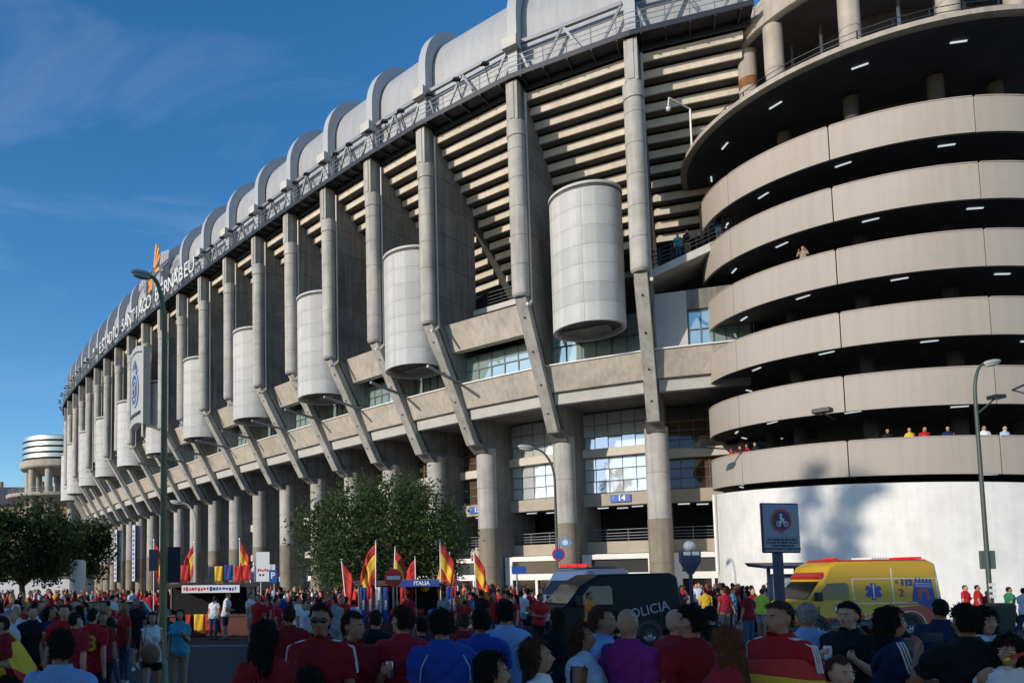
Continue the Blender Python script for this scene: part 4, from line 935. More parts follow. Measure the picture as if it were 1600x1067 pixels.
for a_, b_, w in (((-.055,2.865),(.0,2.90),.02),((.0,2.90),(.06,2.865),.014),((-.03,2.90),(.03,2.91),.03),((.0,2.91),(-.02,2.965),.035),((-.015,2.95),(.04,2.93),.016)): mb.bar((a_[0],-.111,a_[1]), (b_[0],-.111,b_[1]), w, .006, upv=(0,1,0))
mb.build('motorcycle_mark', SW, V); disc_y(MB(), -.012, 2.99, .02, -.114, -.109, 12).build('rider_head', SW, V)
mb = MB(); mb.add([(.01,-.116,2.71),(.12,-.116,2.76),(.11,-.116,2.80),(.0,-.116,2.75)], [(0,1,2,3)]); mb.build('sticker', SGREY, V)
MB().box(-.27, .27, -.101, -.099, 2.68, 2.684).build('divider', NB, V)
for k, s in enumerate(('NO APARCAR EN ACERA', 'EN DIAS DE ESPECTACULO', 'UTILICE RESERVAS DE', 'ESTACIONAMIENTO PARA MOTOS')):
    text_obj('text_line', s, .043 if k < 2 else .038, mat('sign_ink', (.01,.012,.03), .6), V, frame_m((0, -.10, 2.645-.043*k), (1,0,0), (0,0,1)), .001, bold=.0012)
# white info panel with parking plate
g = G(415, 30); V = tag(empty('info_sign', (g.x, 30, 0), R(0)), 'tall white notice board with blue parking plate near the left stall', 'road sign')
mb = MB(); mb.tube([(-.2,.05,-.1),(-.2,.05,3.0)], .035, 8); mb.tube([(.32,.05,-.1),(.32,.05,2.6)], .03, 8); mb.build('post', POLE, V)
MB().box(-.38, .14, -.03, .02, 2.2, 3.35).build('board', SW, V); MB().box(.12, .42, -.035, .02, 2.15, 2.65).build('parking_plate', SB, V)
text_obj('letter_p', 'P', .34, SW, V, frame_m((.27,-.04,2.42),(1,0,0),(0,0,1)), .004, bold=.008); mk_ = MB(); [mk_.box(-.33+.09*k, -.27+.09*k, -.036, -.03, 2.58+.02*(k % 2), 2.7-.02*(k % 3)) for k in range(5)]; mk_.build('red_marks', SRED, V); mk_ = MB(); [mk_.box(-.27+.13*k, -.2+.13*k, -.036, -.03, 2.42, 2.49) for k in range(2)]; mk_.build('dark_marks', BLACK, V)
# small round restriction sign and rotated square one near the police vans
g = G(873, 36); V = tag(empty('restriction_sign', (g.x, 36, .145)), 'no parking disc with tilted blue square sign above the pale police van', 'road sign')
pole(V, 4.0, .04); disc_y(MB(), -.05, 3.2, .3, -.08, -.06).build('red_ring', SRED, V); disc_y(MB(), -.05, 3.2, .22, -.09, -.08).build('blue_disc', SB, V)
q = [(.25,3.45),(.62,3.75),(.3,4.05),(-.05,3.75)]; MB().hexa([(x,-.08,z) for x, z in q], [(x,-.06,z) for x, z in q]).build('square_plate', mat('sign_pale_blue', (.2,.35,.6), .5), V); disc_y(MB(), .28, 3.75, .13, -.09, -.08).build('white_mark', SW, V)
g = G(806, 37.5); V = tag(empty('direction_sign', (g.x, 37.5, .145)), 'small blue direction plate left of the pale police van', 'road sign'); pole(V, 2.7); MB().box(-.25, .45, -.06, -.03, 2.35, 2.7).build('plate', SB, V)
# dark conical kiosk sign with globe lamp
g = G(1077, 33.6); V = tag(empty('pedestal_sign', (g.x, 33.6, .145)), 'dark blue tapered post sign topped by a white globe lamp', 'sign')
MB().tube([(0,0,-.1),(0,0,2.4)], .08, 10).build('post', NB, V, smooth=True); mb = MB(); mb.hexa([(-.09,-.09,2.2),(.09,-.09,2.2),(.09,.09,2.2),(-.09,.09,2.2)], [(-.42,-.14,2.75),(.42,-.14,2.75),(.42,.14,2.75),(-.42,.14,2.75)]); mb.box(-.42, .42, -.14, .14, 2.75, 3.2); mb.build('head', NB, V)
MB().box(-.34, -.03, -.15, -.14, 3.02, 3.18).build('panel_mark', SW, V); MB().box(.03, .34, -.15, -.14, 3.02, 3.18).build('panel_mark', SW, V); MB().sphere((0,0,3.42), .24, n=18, m=12).build('globe', WHL, V, smooth='all')
# bus shelter by the white wall
g = G(1235, 31.2); V = tag(empty('bus_shelter', (g.x, 31.2, 0)), 'bus shelter with dark curved roof and lit panel behind the ambulance', 'bus shelter')
MB().hexa([(-1.4,-.7,2.5),(2.3,-.7,2.5),(2.3,.7,2.62),(-1.4,.7,2.62)], [(-1.5,-.8,2.62),(2.4,-.8,2.62),(2.4,.8,2.78),(-1.5,.8,2.78)]).build('roof', NB, V, bevel=.03)
for x in (-1.0, .1, 2.1): MB().box(x, x+.1, -.05, .05, 0, 2.55).build('post', NB, V)
MB().box(-.9, .05, -.06, .0, .3, 2.3).build('poster_frame', NB, V); MB().box(-.82, -.02, -.075, -.06, .45, 2.2).build('poster', mat('poster_blue', (.12,.28,.45), .4, col2=(.5,.6,.7), vscale=2), V)
MB().box(.2, 2.1, .02, .05, .4, 2.2).build('glass_back', VGLASS, V); MB().box(.4, 1.9, -.35, .0, .45, .5).build('bench', GREYP, V)
# dark litter bin beside the lamp
g = G(1562, 28.6); V = tag(empty('litter_bin', (g.x+.1, 28.9, 0)), 'dark green waste container beside the right lamp post', 'bin'); V.scale = (.72, .72, .8)
mb = MB(); mb.hexa([(-.4,-.35,.08),(.4,-.35,.08),(.4,.35,.08),(-.4,.35,.08)], [(-.5,-.42,1.25),(.5,-.42,1.25),(.5,.42,1.25),(-.5,.42,1.25)]); mb.build('body', mat('bin_green', (.015,.03,.02), .6), V, bevel=.04)
MB().hexa([(-.52,-.45,1.25),(.52,-.45,1.25),(.52,.45,1.25),(-.52,.45,1.25)], [(-.4,-.35,1.4),(.4,-.35,1.4),(.4,.35,1.4),(-.4,.35,1.4)]).build('lid', mat('bin_lid', (.02,.035,.025), .6), V, bevel=.03)
for x in (-.3, .3): MB().sphere((x,-.2,.08), .08).build('castor', RUBBER, V)
# white cylinder pillar at far left
g = G(122, 78); V = tag(empty('advert_pillar', (g.x, 78, .145)), 'white cylindrical pillar rising over the far left crowd', 'pillar'); MB().lathe([(.75,0),(.75,4.4),(.6,4.55),(0,4.6)], 24).build('shaft', WHL, V, smooth=True); MB().lathe([(.85,0),(.85,.25),(.75,.3)], 24).build('foot', KERB, V, smooth=True)
# two vertical banners on the far columns
for k, px_ in enumerate((172, 185)):
    i = 15+k if k == 0 else 14; p = pw(18-k*2, 5.9, 0); V = tag(empty('column_banner', (p.x, p.y, .15)), 'long white vertical banner with blue lettering, %s of the pair on the far columns' % ('left' if k == 0 else 'right'), 'banner', 'banners on the far columns')
    d = (bw(15, 0, 0, 0)-bw(15, 1, 0, 0)).normalized(); q = [d*-.75, d*.75]; MB().hexa([q[0]+Vector((0,0,2.6)), q[1]+Vector((0,0,2.6)), q[1]+Vector((0,0,11.2)), q[0]+Vector((0,0,11.2))], [v+Vector((.05,.04,0)) for v in (q[0]+Vector((0,0,2.6)), q[1]+Vector((0,0,2.6)), q[1]+Vector((0,0,11.2)), q[0]+Vector((0,0,11.2)))]).build('cloth', mat('banner_cloth', (.42,.45,.52), .8), V)
    mb = MB(); n3 = Vector((-NN[15].x, -NN[15].y, 0))*.03
    for j in range(11): zz = 3.2+.7*j; mb.bar(d*-.35+n3+Vector((0,0,zz)), d*(.2+.12*((j*7) % 3))+n3+Vector((0,0,zz)), .02, .34)
    mb.build('blue_marks', BLUEP, V)
    mb = MB(); mb.bar(d*-.8+Vector((0,0,11.2)), d*.8+Vector((0,0,11.2)), .08); mb.bar(d*-.8+Vector((0,0,2.6)), d*.8+Vector((0,0,2.6)), .08); mb.build('rod', GSTEEL, V)
# ------------------------------------------------------------------ flags and stalls
FR = mat('flag_red', (.55,.03,.025), .75, var=.1, vscale=6); FY = mat('flag_yellow', (.80,.48,.03), .75, var=.1, vscale=6); FWc = mat('scarf_white', (.7,.7,.7), .8); FB_ = mat('scarf_blue', (.03,.07,.30), .8)
def flag(label, loc, h, droop, seed, lean=0.0, sz=1.0, colors=None, rz=0, wf=1.0):
    """limp flag on a pole: three bands hanging from the pole, folded by gravity"""
    V = tag(empty('flag', loc, rz), label, 'flag', 'flags for sale above the stalls'); rnd = random.Random(seed)
    top = Vector((lean*h, 0, h)); MB().tube([(0,0,0), top], .022, 6).build('pole', WHL, V); MB().sphere(tuple(top+Vector((0,0,.04))), .04, n=8, m=6).build('finial', CHROME, V)
    nu, nv = 18, 14; Lf, Wf = 1.9*sz, 1.15*sz; P3 = []
    for v in range(nv+1):
        for u in range(nu+1):
            a = u/nu; b = v/nv
            # hanging: the fly end falls, folds run downwards
            x = wf*Wf*.42*(1-math.exp(-2.2*a))*(1-.35*b) + .05*math.sin(a*9+seed)*a
            yv = .11*math.sin(a*14+b*2+seed)*a + .05*math.sin(b*7+seed*2)*a
            z = -b*Wf*.95 - droop*a*Lf*.62 - .1*a*a
            P3.append((top.x*(1-b*.25)+x*(1 if seed % 2 else -1), yv, top.z-.05+z))
    cols = colors or (FR, FY, FR); lim = (0, 4, 10, nv) if len(cols) == 3 else (0, 7, nv)
    for q in range(len(cols)):
        fs = [(v*(nu+1)+u, v*(nu+1)+u+1, (v+1)*(nu+1)+u+1, (v+1)*(nu+1)+u) for v in range(lim[q], lim[q+1]) for u in range(nu)]
        used = sorted({i for f in fs for i in f}); mp_ = {i: k for k, i in enumerate(used)}
        me = bpy.data.meshes.new('flag_band'); me.from_pydata([P3[i] for i in used], [], [tuple(mp_[i] for i in f) for f in fs]); me.update()
        o = obj('flag_band', me, cols[q], V, smooth='all'); s_ = o.modifiers.new('solid', 'SOLIDIFY'); s_.thickness = .008
    return V
def scarf(label, loc, w, h, m, seed, text=None, tm=None, rz=0):
    V = tag(empty('scarf', loc, rz), label, 'scarf', 'scarves hanging at the stalls'); nu, nv = 5, 10; vs_ = []
    for v in range(nv+1):
        for u in range(nu+1): vs_.append((w*(u/nu-.5), .03*math.sin(u*1.9+seed+v*.35), -h*v/nv))
    me = bpy.data.meshes.new('cloth'); me.from_pydata(vs_, [], [(v*(nu+1)+u, v*(nu+1)+u+1, (v+1)*(nu+1)+u+1, (v+1)*(nu+1)+u) for v in range(nv) for u in range(nu)]); me.update()
    o = obj('cloth', me, m, V, smooth='all'); s_ = o.modifiers.new('solid', 'SOLIDIFY'); s_.thickness = .012
    mb = MB()
    for k in range(7): x = w*(k/6-.5)*.94; mb.bar((x,0,-h), (x,.0,-h-.09), .012)
    mb.build('fringe', m, V)
    if text: text_obj('lettering', text, w*.62, tm, V, frame_m((0,-.05,-h*.5), (0,0,1), (-1,0,0)), .004, bold=.006)
    return V
def stall(label, loc, W, D, H, canopy, counter, bannertext=None):
    V = tag(empty('market_stall', loc), label, 'market stall')
    for x in (-W/2, W/2):
        for yy in (0, D): MB().bar((x, yy, 0), (x, yy, H), .05).build('post', POLE, V)
    mb = MB(); mb.hexa([(-W/2-.2,-.3,H),(W/2+.2,-.3,H),(W/2+.2,D+.2,H+.12),(-W/2-.2,D+.2,H+.12)], [(-W/2-.2,-.3,H+.05),(W/2+.2,-.3,H+.05),(W/2+.2,D+.2,H+.2),(-W/2-.2,D+.2,H+.2)]); mb.build('canopy', canopy, V)
    MB().box(-W/2, W/2, .05, D*.6, .82, .88).build('counter', counter, V); MB().box(-W/2+.04, W/2-.04, .1, .14, .05, .82).build('counter_front', counter, V)
    MB().box(-W/2, W/2, D, D+.03, .2, H).build('back_cloth', mat('stall_black', (.012,.012,.014), .9), V)
    if bannertext is not None:
        MB().box(-W*.28, W*.36, -.34, -.31, H-.22, H+.08).build('name_board', SW, V); 
        mk_ = MB(); md_ = MB(); rq = random.Random(3); x = -W*.26
        while x < W*.32:
            w_ = rq.uniform(.04,.11); (mk_ if x < W*.02 else md_).box(x, x+w_, -.346, -.34, H-.15+rq.uniform(0,.05), H+.02-rq.uniform(0,.05)); x += w_+rq.uniform(.02,.05)
        mk_.build('red_marks', SRED, V); md_.build('dark_marks', BLUEP, V)
    return V
DKC = mat('stall_canopy', (.03,.03,.034), .8); CTR = mat('stall_counter', (.14,.05,.04), .8)
g = G(325, 31); stall('low dark market stall with white name board right of the green lamp post', (g.x, 31, 0), 3.6, 1.6, 2.0, DKC, CTR, 'BEBIDAS')
LX = g.x
for k, (dx, m, lab) in enumerate([(-1.5, FY, 'yellow'), (-1.05, FR, 'red'), (.35, FY, 'orange'), (.75, FB_, 'navy'), (1.15, FR, 'crimson'), (1.5, FR, 'dark red'), (2.0, FB_, 'blue'), (2.5, FWc, 'white')]):
    scarf('%s scarf hung above the low left stall, %s in the row' % (lab, ('first','second','third','fourth','fifth','sixth','seventh','last')[k]), (LX+dx, 31.6, 2.85+.05*(k % 2)), .34, .62, m, k)
for k, (dx, m, lab) in enumerate([(-.9, FR, 'red'), (-.35, FY, 'gold'), (.1, FR, 'scarlet')]): scarf('%s cloth on the counter front of the left stall, %s of three' % (lab, ('first','second','third')[k]), (LX+dx, 30.98, .92), .42, .66, m, k+20)
for k, (px_, Y, h, dr, lab) in enumerate([(240, 34, 4.05, .9, 'leftmost spanish flag, limp on its pole beside the green lamp post'), (303, 33.5, 3.9, .8, 'second flag from left, limp above the low stall'), (374, 33, 4.0, .95, 'third flag from left, above the right end of the low stall')]):
    g = G(px_, Y); flag('red and yellow '+lab, (g.x, Y, 0), h, dr, k+1, sz=1.1, wf=.95)
g = G(396, 32); flag('grey white flag hanging beside the low left stall', (g.x, 32, 0), 2.9, 1.0, 8, sz=.8, colors=(FWc, FWc, FWc))
g = G(640, 28.6); SX = g.x; stall('flag and scarf stall behind the no entry sign', (g.x, 28.6, 0), 3.7, 1.6, 2.0, CTR, CTR, None)
for k, (px_, Y, h, dr, lean, lab) in enumerate([(545, 29.2, 2.95, .9, -.1, 'dark red flag leaning left at the end of the centre stall'), (584, 28.3, 3.6, .85, .02, 'bright red and yellow flag left of the no entry sign'), (610, 29, 3.4, 1.05, .05, 'red and yellow flag just behind the no entry sign'), (648, 29.8, 3.05, .9, 0, 'small red flag behind the blue scarf board'), (686, 28.4, 3.6, .8, .01, 'tall red and yellow flag over the right end of the centre stall'), (702, 29.6, 3.2, .9, .0, 'narrow golden flag right of the centre stall'), (745, 30, 3.3, 1.0, -.04, 'red and yellow flag held up at the right of the street tree')]):
    g = G(px_, Y); flag(lab, (g.x, Y, 0), h, dr, k+11, lean, 1.15, wf=1.1, colors=(FR, FR, FR) if 'dark red' in lab or 'small red' in lab else ((FY, FY) if 'golden' in lab else None))
for k, (px_, m, tm, tx, lab) in enumerate([(566, FB_, SW, 'ITALIA', 'leftmost blue'), (577, SRED, SW, 'ESPANA', 'red'), (590, FWc, BLUEP, 'ITALIA', 'white'), (601, FB_, SW, 'ITALIA', 'navy'), (628, FR, FY, 'ESPANA', 'crimson'), (700, FB_, SW, 'ITALIA', 'blue'), (707, FR, SW, 'ESPANA', 'red')]):
    g = G(px_, 28.2); scarf('%s lettered scarf hanging at the %s of the centre stall' % (lab, 'left end' if k < 4 else ('middle' if k == 4 else 'right end')), (g.x, 28.2, 1.95), .2, 1.3, m, k+40, tx, tm)
g = G(653, 28.2); V = tag(empty('scarf_board', (g.x, 28.2, 0)), 'horizontal blue scarf reading ITALIA on a rod over the centre stall', 'scarf'); MB().box(-.75, .75, -.03, 0, 1.95, 2.2).build('cloth', FB_, V); text_obj('lettering', 'ITALIA', .2, SW, V, frame_m((.1,-.035,2.07),(1,0,0),(0,0,1)), .004, bold=.006); MB().bar((-.85,.02,2.2), (.85,.02,2.2), .03).build('rod', POLE, V); MB().bar((-.8,.05,.0), (-.8,.05,2.2), .03).build('stand', POLE, V)
rnd = random.Random(5)
for k in range(14):
    m = (FR, FY, FB_, FR)[k % 4]; x = SX-1.6+.24*k; V = tag(empty('cloth_bundle', (x, 28.7+.15*(k % 2), .88 if k % 3 else 1.75)), '%s fan cloth bundle, %s from left along the centre stall' % ({'flag_red':'red','flag_yellow':'yellow','scarf_blue':'blue'}[m.name], ('first','second','third','fourth','fifth','sixth','seventh','eighth','ninth','tenth','eleventh','twelfth','thirteenth','last')[k]), 'cloth', 'cloth bundles on the centre stall')
    mb = MB(); mb.sphere((0,0,.12), .17, .14, .12, 10, 6); mb.sphere((.08,.0,.2), .1, .1, .07, 8, 5); mb.build('cloth', m, V, smooth='all')
V = tag(empty('folding_stool', (SX-.35, 27.2, 0)), 'small folding stool in front of the centre stall', 'stool'); mb = MB()
for s_ in (-.18, .18): mb.bar((s_,-.15,0), (s_,.15,.45), .025); mb.bar((s_,.15,0), (s_,-.15,.45), .025)
mb.build('leg_frame', POLE, V); MB().box(-.2, .2, -.16, .16, .45, .48).build('seat', FR, V)
# ------------------------------------------------------------------ people
def skin(n, c): return mat(n, c, .55, var=.08, vscale=8, spec=.35)
SK = [skin('skin_light', (.50,.29,.20)), skin('skin_mid', (.40,.22,.145)), skin('skin_tan', (.30,.16,.10))]
def cloth(n, c, v=.12): return mat(n, c, .85, var=v, vscale=5, bump=.25, bscale=14, spec=.25)
CL = {k: cloth('cloth_'+k, c) for k, c in dict(red=(.42,.015,.02), darkred=(.22,.008,.014), crimson=(.32,.015,.03), white=(.68,.68,.68), navy=(.012,.018,.06), black=(.010,.010,.012), blue=(.02,.06,.34), lightblue=(.22,.36,.66), cyan=(.05,.30,.42),
      yellow=(.65,.42,.03), green=(.03,.20,.10), pink=(.6,.18,.26), purple=(.20,.02,.17), grey=(.25,.25,.26), khaki=(.28,.23,.15), jeans=(.05,.09,.17), lime=(.45,.6,.06), orange=(.6,.2,.03), paleblue=(.42,.52,.68)).items()}
def hairm(n, c): return mat(n, c, .75, var=.35, vscale=30, bump=.5, bscale=60, spec=.12)
HR = dict(black=hairm('hair_black', (.012,.009,.008)), dark=hairm('hair_dark', (.025,.016,.011)), brown=hairm('hair_brown', (.055,.03,.018)), auburn=hairm('hair_auburn', (.16,.06,.03)), blond=hairm('hair_blond', (.35,.22,.10)), grey=hairm('hair_grey', (.3,.29,.28)))
SHOE = mat('shoe', (.06,.06,.065), .6); SHOEW = mat('shoe_white', (.6,.6,.6), .6); EYEW = mat('eye_white', (.6,.58,.55), .3); EYED = mat('eye_dark', (.015,.01,.008), .3); LIP = mat('lip', (.30,.10,.085), .5)
def rotm(ax, a): return Matrix.Rotation(a, 3, ax)
class Pose:
    def __init__(s, **k):
        s.lean = 0; s.hyaw = 0; s.hpitch = 0; s.fem = False; s.arms = {1: ((.18,.05,-1), (.08,-.25,-1)), -1: ((.18,.05,-1), (.08,-.25,-1))}; s.legs = {1: (0, 0), -1: (0, 0)}; s.child = False; s.belly = 0; s.curl = .6
        for a, b in k.items(): setattr(s, a, b)
def make_person_mesh(P, vox, hands):
    """one closed body surface; returns mesh plus per face bone name/parameter and the joints"""
    mb = MB(); bones = []
    LR = rotm('X', P.lean); hipc = Vector((0,0,.93))
    def UB(v): return hipc + LR @ (Vector(v)-hipc)
    f = .88 if P.fem else 1.0
    def ring_loft(rings, tf):
        n = 16; vs_ = []; fs = []
        for (z, w, d, yo) in rings:
            for k in range(n):
                a = 6.28319*k/n; c_, s_ = math.cos(a), math.sin(a)
                vs_.append(tf((w*abs(c_)**.8*(1 if c_ > 0 else -1), yo+d*abs(s_)**.85*(1 if s_ > 0 else -1), z)))
        for i in range(len(rings)-1):
            for k in range(n): fs.append((i*n+k, i*n+(k+1) % n, (i+1)*n+(k+1) % n, (i+1)*n+k))
        fs += [tuple(range(n))[::-1], tuple(range((len(rings)-1)*n, len(rings)*n))]
        mb.add(vs_, fs)
    hipw = .178 if P.fem else .165; wst = .128 if P.fem else .15; b = P.belly
    ring_loft([(.80,hipw*.80,.10,.01),(.88,hipw,.125,.015),(.97,hipw*.99,.125+b*.4,.01-b*.4),(1.08,wst+b*.3,.108+b*.7,.0-b*.6),(1.20,.148*f+b*.2,.115+b*.5,-.005-b*.4),(1.31,.172*f,.125 if not P.fem else .13,-.012),(1.395,.180*f,.102,.0),(1.44,.148*f,.078,.008),(1.475,.09,.062,.012),(1.50,.062,.058,.015)], UB)
    if P.fem:
        for s_ in (-1, 1): mb.sphere(tuple(UB((s_*.075,-.105,1.285))), .065, .05, .06, 10, 8)
    bones += [('torso', UB((0,0,.99)), UB((0,0,1.42)), .15), ('pelvis', Vector((0,.01,.82)), Vector((0,.01,.96)), .15)]
    # head with jaw, nose, brow, ears
    HM = rotm('Z', P.hyaw) @ rotm('X', P.hpitch); nb = Vector((0,.01,1.50))
    def HD(v): return UB(nb + HM @ (Vector(v)-nb))
    def hsph(c, rx, ry, rz, n=14, m=10):
        t = MB(); t.sphere(c, rx, ry, rz, n, m); mb.add([HD(v) for v in t.v], t.f)
    mb.tube([UB((0,.012,1.44)), UB((0,.01,1.52)), HD((0,.0,1.58))], [.058*f,.054*f,.052*f], 12)
    hsph((0,.008,1.665), .074, .094, .092); hsph((0,-.022,1.615), .062, .072, .075); hsph((0,-.045,1.567), .042, .046, .04); hsph((0,.03,1.63), .066, .07, .08)
    hsph((0,-.103,1.622), .012, .018, .022, 8, 6); hsph((0,-.115,1.611), .014, .015, .011, 8, 6); hsph((0,-.078,1.668), .048, .02, .012, 10, 6); hsph((0,-.092,1.585), .02, .012, .012, 8, 6)
    for s_ in (-1, 1): hsph((s_*.077,.012,1.632), .010, .022, .03, 8, 6); hsph((s_*.04,-.068,1.615), .022, .02, .02, 8, 6)
    bones += [('head', HD((0,0,1.585)), HD((0,0,1.70)), .085), ('neck', UB((0,.012,1.46)), HD((0,0,1.56)), .055)]
    J = {'HD': HD, 'UB': UB}
    for s_ in (-1, 1):
        sh = UB((s_*.176*f,.01,1.405)); ua, fa = P.arms[s_]
        ud = LR @ Vector((s_*ua[0], ua[1], ua[2])).normalized(); fd = LR @ Vector((s_*fa[0], fa[1], fa[2])).normalized()
        el = sh+ud*.285; wr = el+fd*.255; k = .85 if P.fem else 1
        mb.tube([UB((s_*.12*f,.01,1.42)), sh, sh+ud*.09, el], [.048*k,.054*k,.051*k,.041*k], 12); mb.sphere(tuple(sh), .052*k, n=12, m=8); mb.sphere(tuple(el), .042*k, n=10, m=8)
        mb.tube([el, el+fd*.08, wr], [.042*k,.043*k,.028*k], 12)
        palm = wr+fd*.075; side_v = fd.cross(Vector((s_,0,0)) if abs(fd.x) < .8 else Vector((0,1,0)));
        if side_v.length < 1e-3: side_v = Vector((0,-1,0))
        side_v.normalize(); nrm = fd.cross(side_v).normalized()
        if hands:
            mb.tube([wr, wr+fd*.03, palm], [.027,.034,.034], 10); mb.sphere(tuple(wr+fd*.05), .036, n=10, m=8)
            for q in range(4):
                b0 = palm+side_v*(.030-.020*q); ln = (.070,.080,.075,.058)[q]; cu = P.curl; inn = -nrm*s_
                m1 = b0+(fd*math.cos(cu*.6)+inn*math.sin(cu*.6))*ln*.5; m2 = m1+(fd*math.cos(cu*1.7)+inn*math.sin(cu*1.7))*ln*.5
                mb.tube([b0-fd*.02, b0, m1, m2], [.0105,.0105,.0100,.0090], 8); mb.sphere(tuple(m2), .0092, n=6, m=4)
            t0 = wr+fd*.025+side_v*.03; t1 = t0+(fd*.6+side_v*.8).normalized()*.04; t2 = t1+(fd*.9-nrm*s_*.5+side_v*.1).normalized()*.035
            mb.tube([wr+fd*.015, t0, t1, t2], [.014,.013,.0115,.0095], 8)
        else:
            mb.tube([wr, palm, palm+fd*.07], [.027,.036,.024], 8); mb.sphere(tuple(palm), .036, .036, .04, 8, 6)
        bones += [('uarm', sh, el, .055), ('farm', el, wr, .036), ('hand', wr, palm+fd*.08, .035)]
        J['el%d' % s_] = el; J['wr%d' % s_] = wr; J['palm%d' % s_] = palm+(-nrm*s_)*.035; J['sh%d' % s_] = sh
        th_, kb = P.legs[s_]; hp = Vector((s_*.088,.01,.88)); td = Vector((s_*.02, -math.sin(th_), -math.cos(th_))); kn = hp+td*.41
        sd_ = Vector((0, -math.sin(th_-kb), -math.cos(th_-kb))); an = kn+sd_*.40
        mb.tube([Vector((s_*.085,.015,.93)), hp, hp+td*.15, kn], [.09,.092,.084,.058], 14); mb.sphere(tuple(kn), .058, n=10, m=8)
        mb.tube([kn, kn+sd_*.12, kn+sd_*.27, an], [.056,.057,.046,.037], 12)
        fdx = Vector((s_*.12, -math.cos(th_-kb), math.sin(th_-kb)*.6)).normalized(); heel = an+Vector((0,0,-.045))-fdx*.04
        mb.tube([an+Vector((0,0,.02)), an-Vector((0,0,.03))], [.038,.042], 8); mb.tube([heel, an+fdx*.06-Vector((0,0,.045)), an+fdx*.16-Vector((0,0,.06))], [.042,.045,.032], 10); mb.sphere(tuple(an+fdx*.165-Vector((0,0,.06))), .032, n=8, m=6); mb.sphere(tuple(heel), .04, n=8, m=6)
        bones += [('thigh', hp, kn, .08), ('shin', kn, an, .05), ('foot', heel, an+fdx*.17-Vector((0,0,.05)), .045)]
    me = mb.mesh('raw'); o = bpy.data.objects.new('raw', me)
    r_ = o.modifiers.new('r', 'REMESH'); r_.mode = 'VOXEL'; r_.voxel_size = vox; r_.use_smooth_shade = True
    s_ = o.modifiers.new('s', 'SMOOTH'); s_.iterations = 3 if vox > .012 else 4; s_.factor = .5
    out_ = bake(o)
    n = len(out_.vertices); co = np.empty(n*3); out_.vertices.foreach_get('co', co); co = co.reshape(-1, 3)
    zmin = co[:, 2].min(); co[:, 2] -= zmin; out_.vertices.foreach_set('co', co.ravel()); J['dz'] = -zmin
    best = np.full(n, 9.); bi = np.zeros(n, int); bt = np.zeros(n)
    for k, (nm, a, c_, rr_) in enumerate(bones):
        a = np.array(a)+(0,0,-zmin); c_ = np.array(c_)+(0,0,-zmin); d = c_-a; t = ((co-a)@d)/(d@d); tc_ = np.clip(t, 0, 1); dist = np.linalg.norm(co-(a+tc_[:, None]*d), axis=1)/rr_
        m_ = dist < best; best[m_] = dist[m_]; bi[m_] = k; bt[m_] = t[m_]
    names = np.array([b_[0] for b_ in bones])[bi]
    out_.name = 'person'
    return out_, co, names, bt, J
def mesh_normals(me):
    n = len(me.vertices); a = np.empty(n*3); me.vertices.foreach_get('normal', a); return a.reshape(-1, 3)
def sub_mesh(name, me, co, nrm, mask, off, fold=0.0, seed=0):
    npl = len(me.polygons); ls = np.empty(npl, int); lt_ = np.empty(npl, int); me.polygons.foreach_get('loop_start', ls); me.polygons.foreach_get('loop_total', lt_); vi = np.empty(len(me.loops), int); me.loops.foreach_get('vertex_index', vi)
    ok = np.logical_and.reduceat(mask[vi], ls) if npl else np.zeros(0, bool)
    quad = ok & (lt_ == 4); F4 = vi[ls[quad][:, None]+np.arange(4)]
    used = np.unique(F4); mp_ = np.full(len(co), -1); mp_[used] = np.arange(len(used)); F4 = mp_[F4]
    v = co[used] + nrm[used]*off
    if fold:
        ph = .6*np.sin(v[:, 2]*42+np.sin(v[:, 0]*15+seed)*2.6+v[:, 1]*18)*np.sin(v[:, 0]*21+v[:, 2]*13+seed)+.5*np.sin(v[:, 0]*34+v[:, 2]*30+seed*2)*np.sin(v[:, 2]*11+v[:, 1]*24)
        v = v + nrm[used]*(fold*(.5+.5*ph))[:, None]
    m = bpy.data.meshes.new(name); m.from_pydata(v.tolist(), [], F4.tolist()); m.update(); m.polygons.foreach_set('use_smooth', [True]*len(m.polygons)); return m
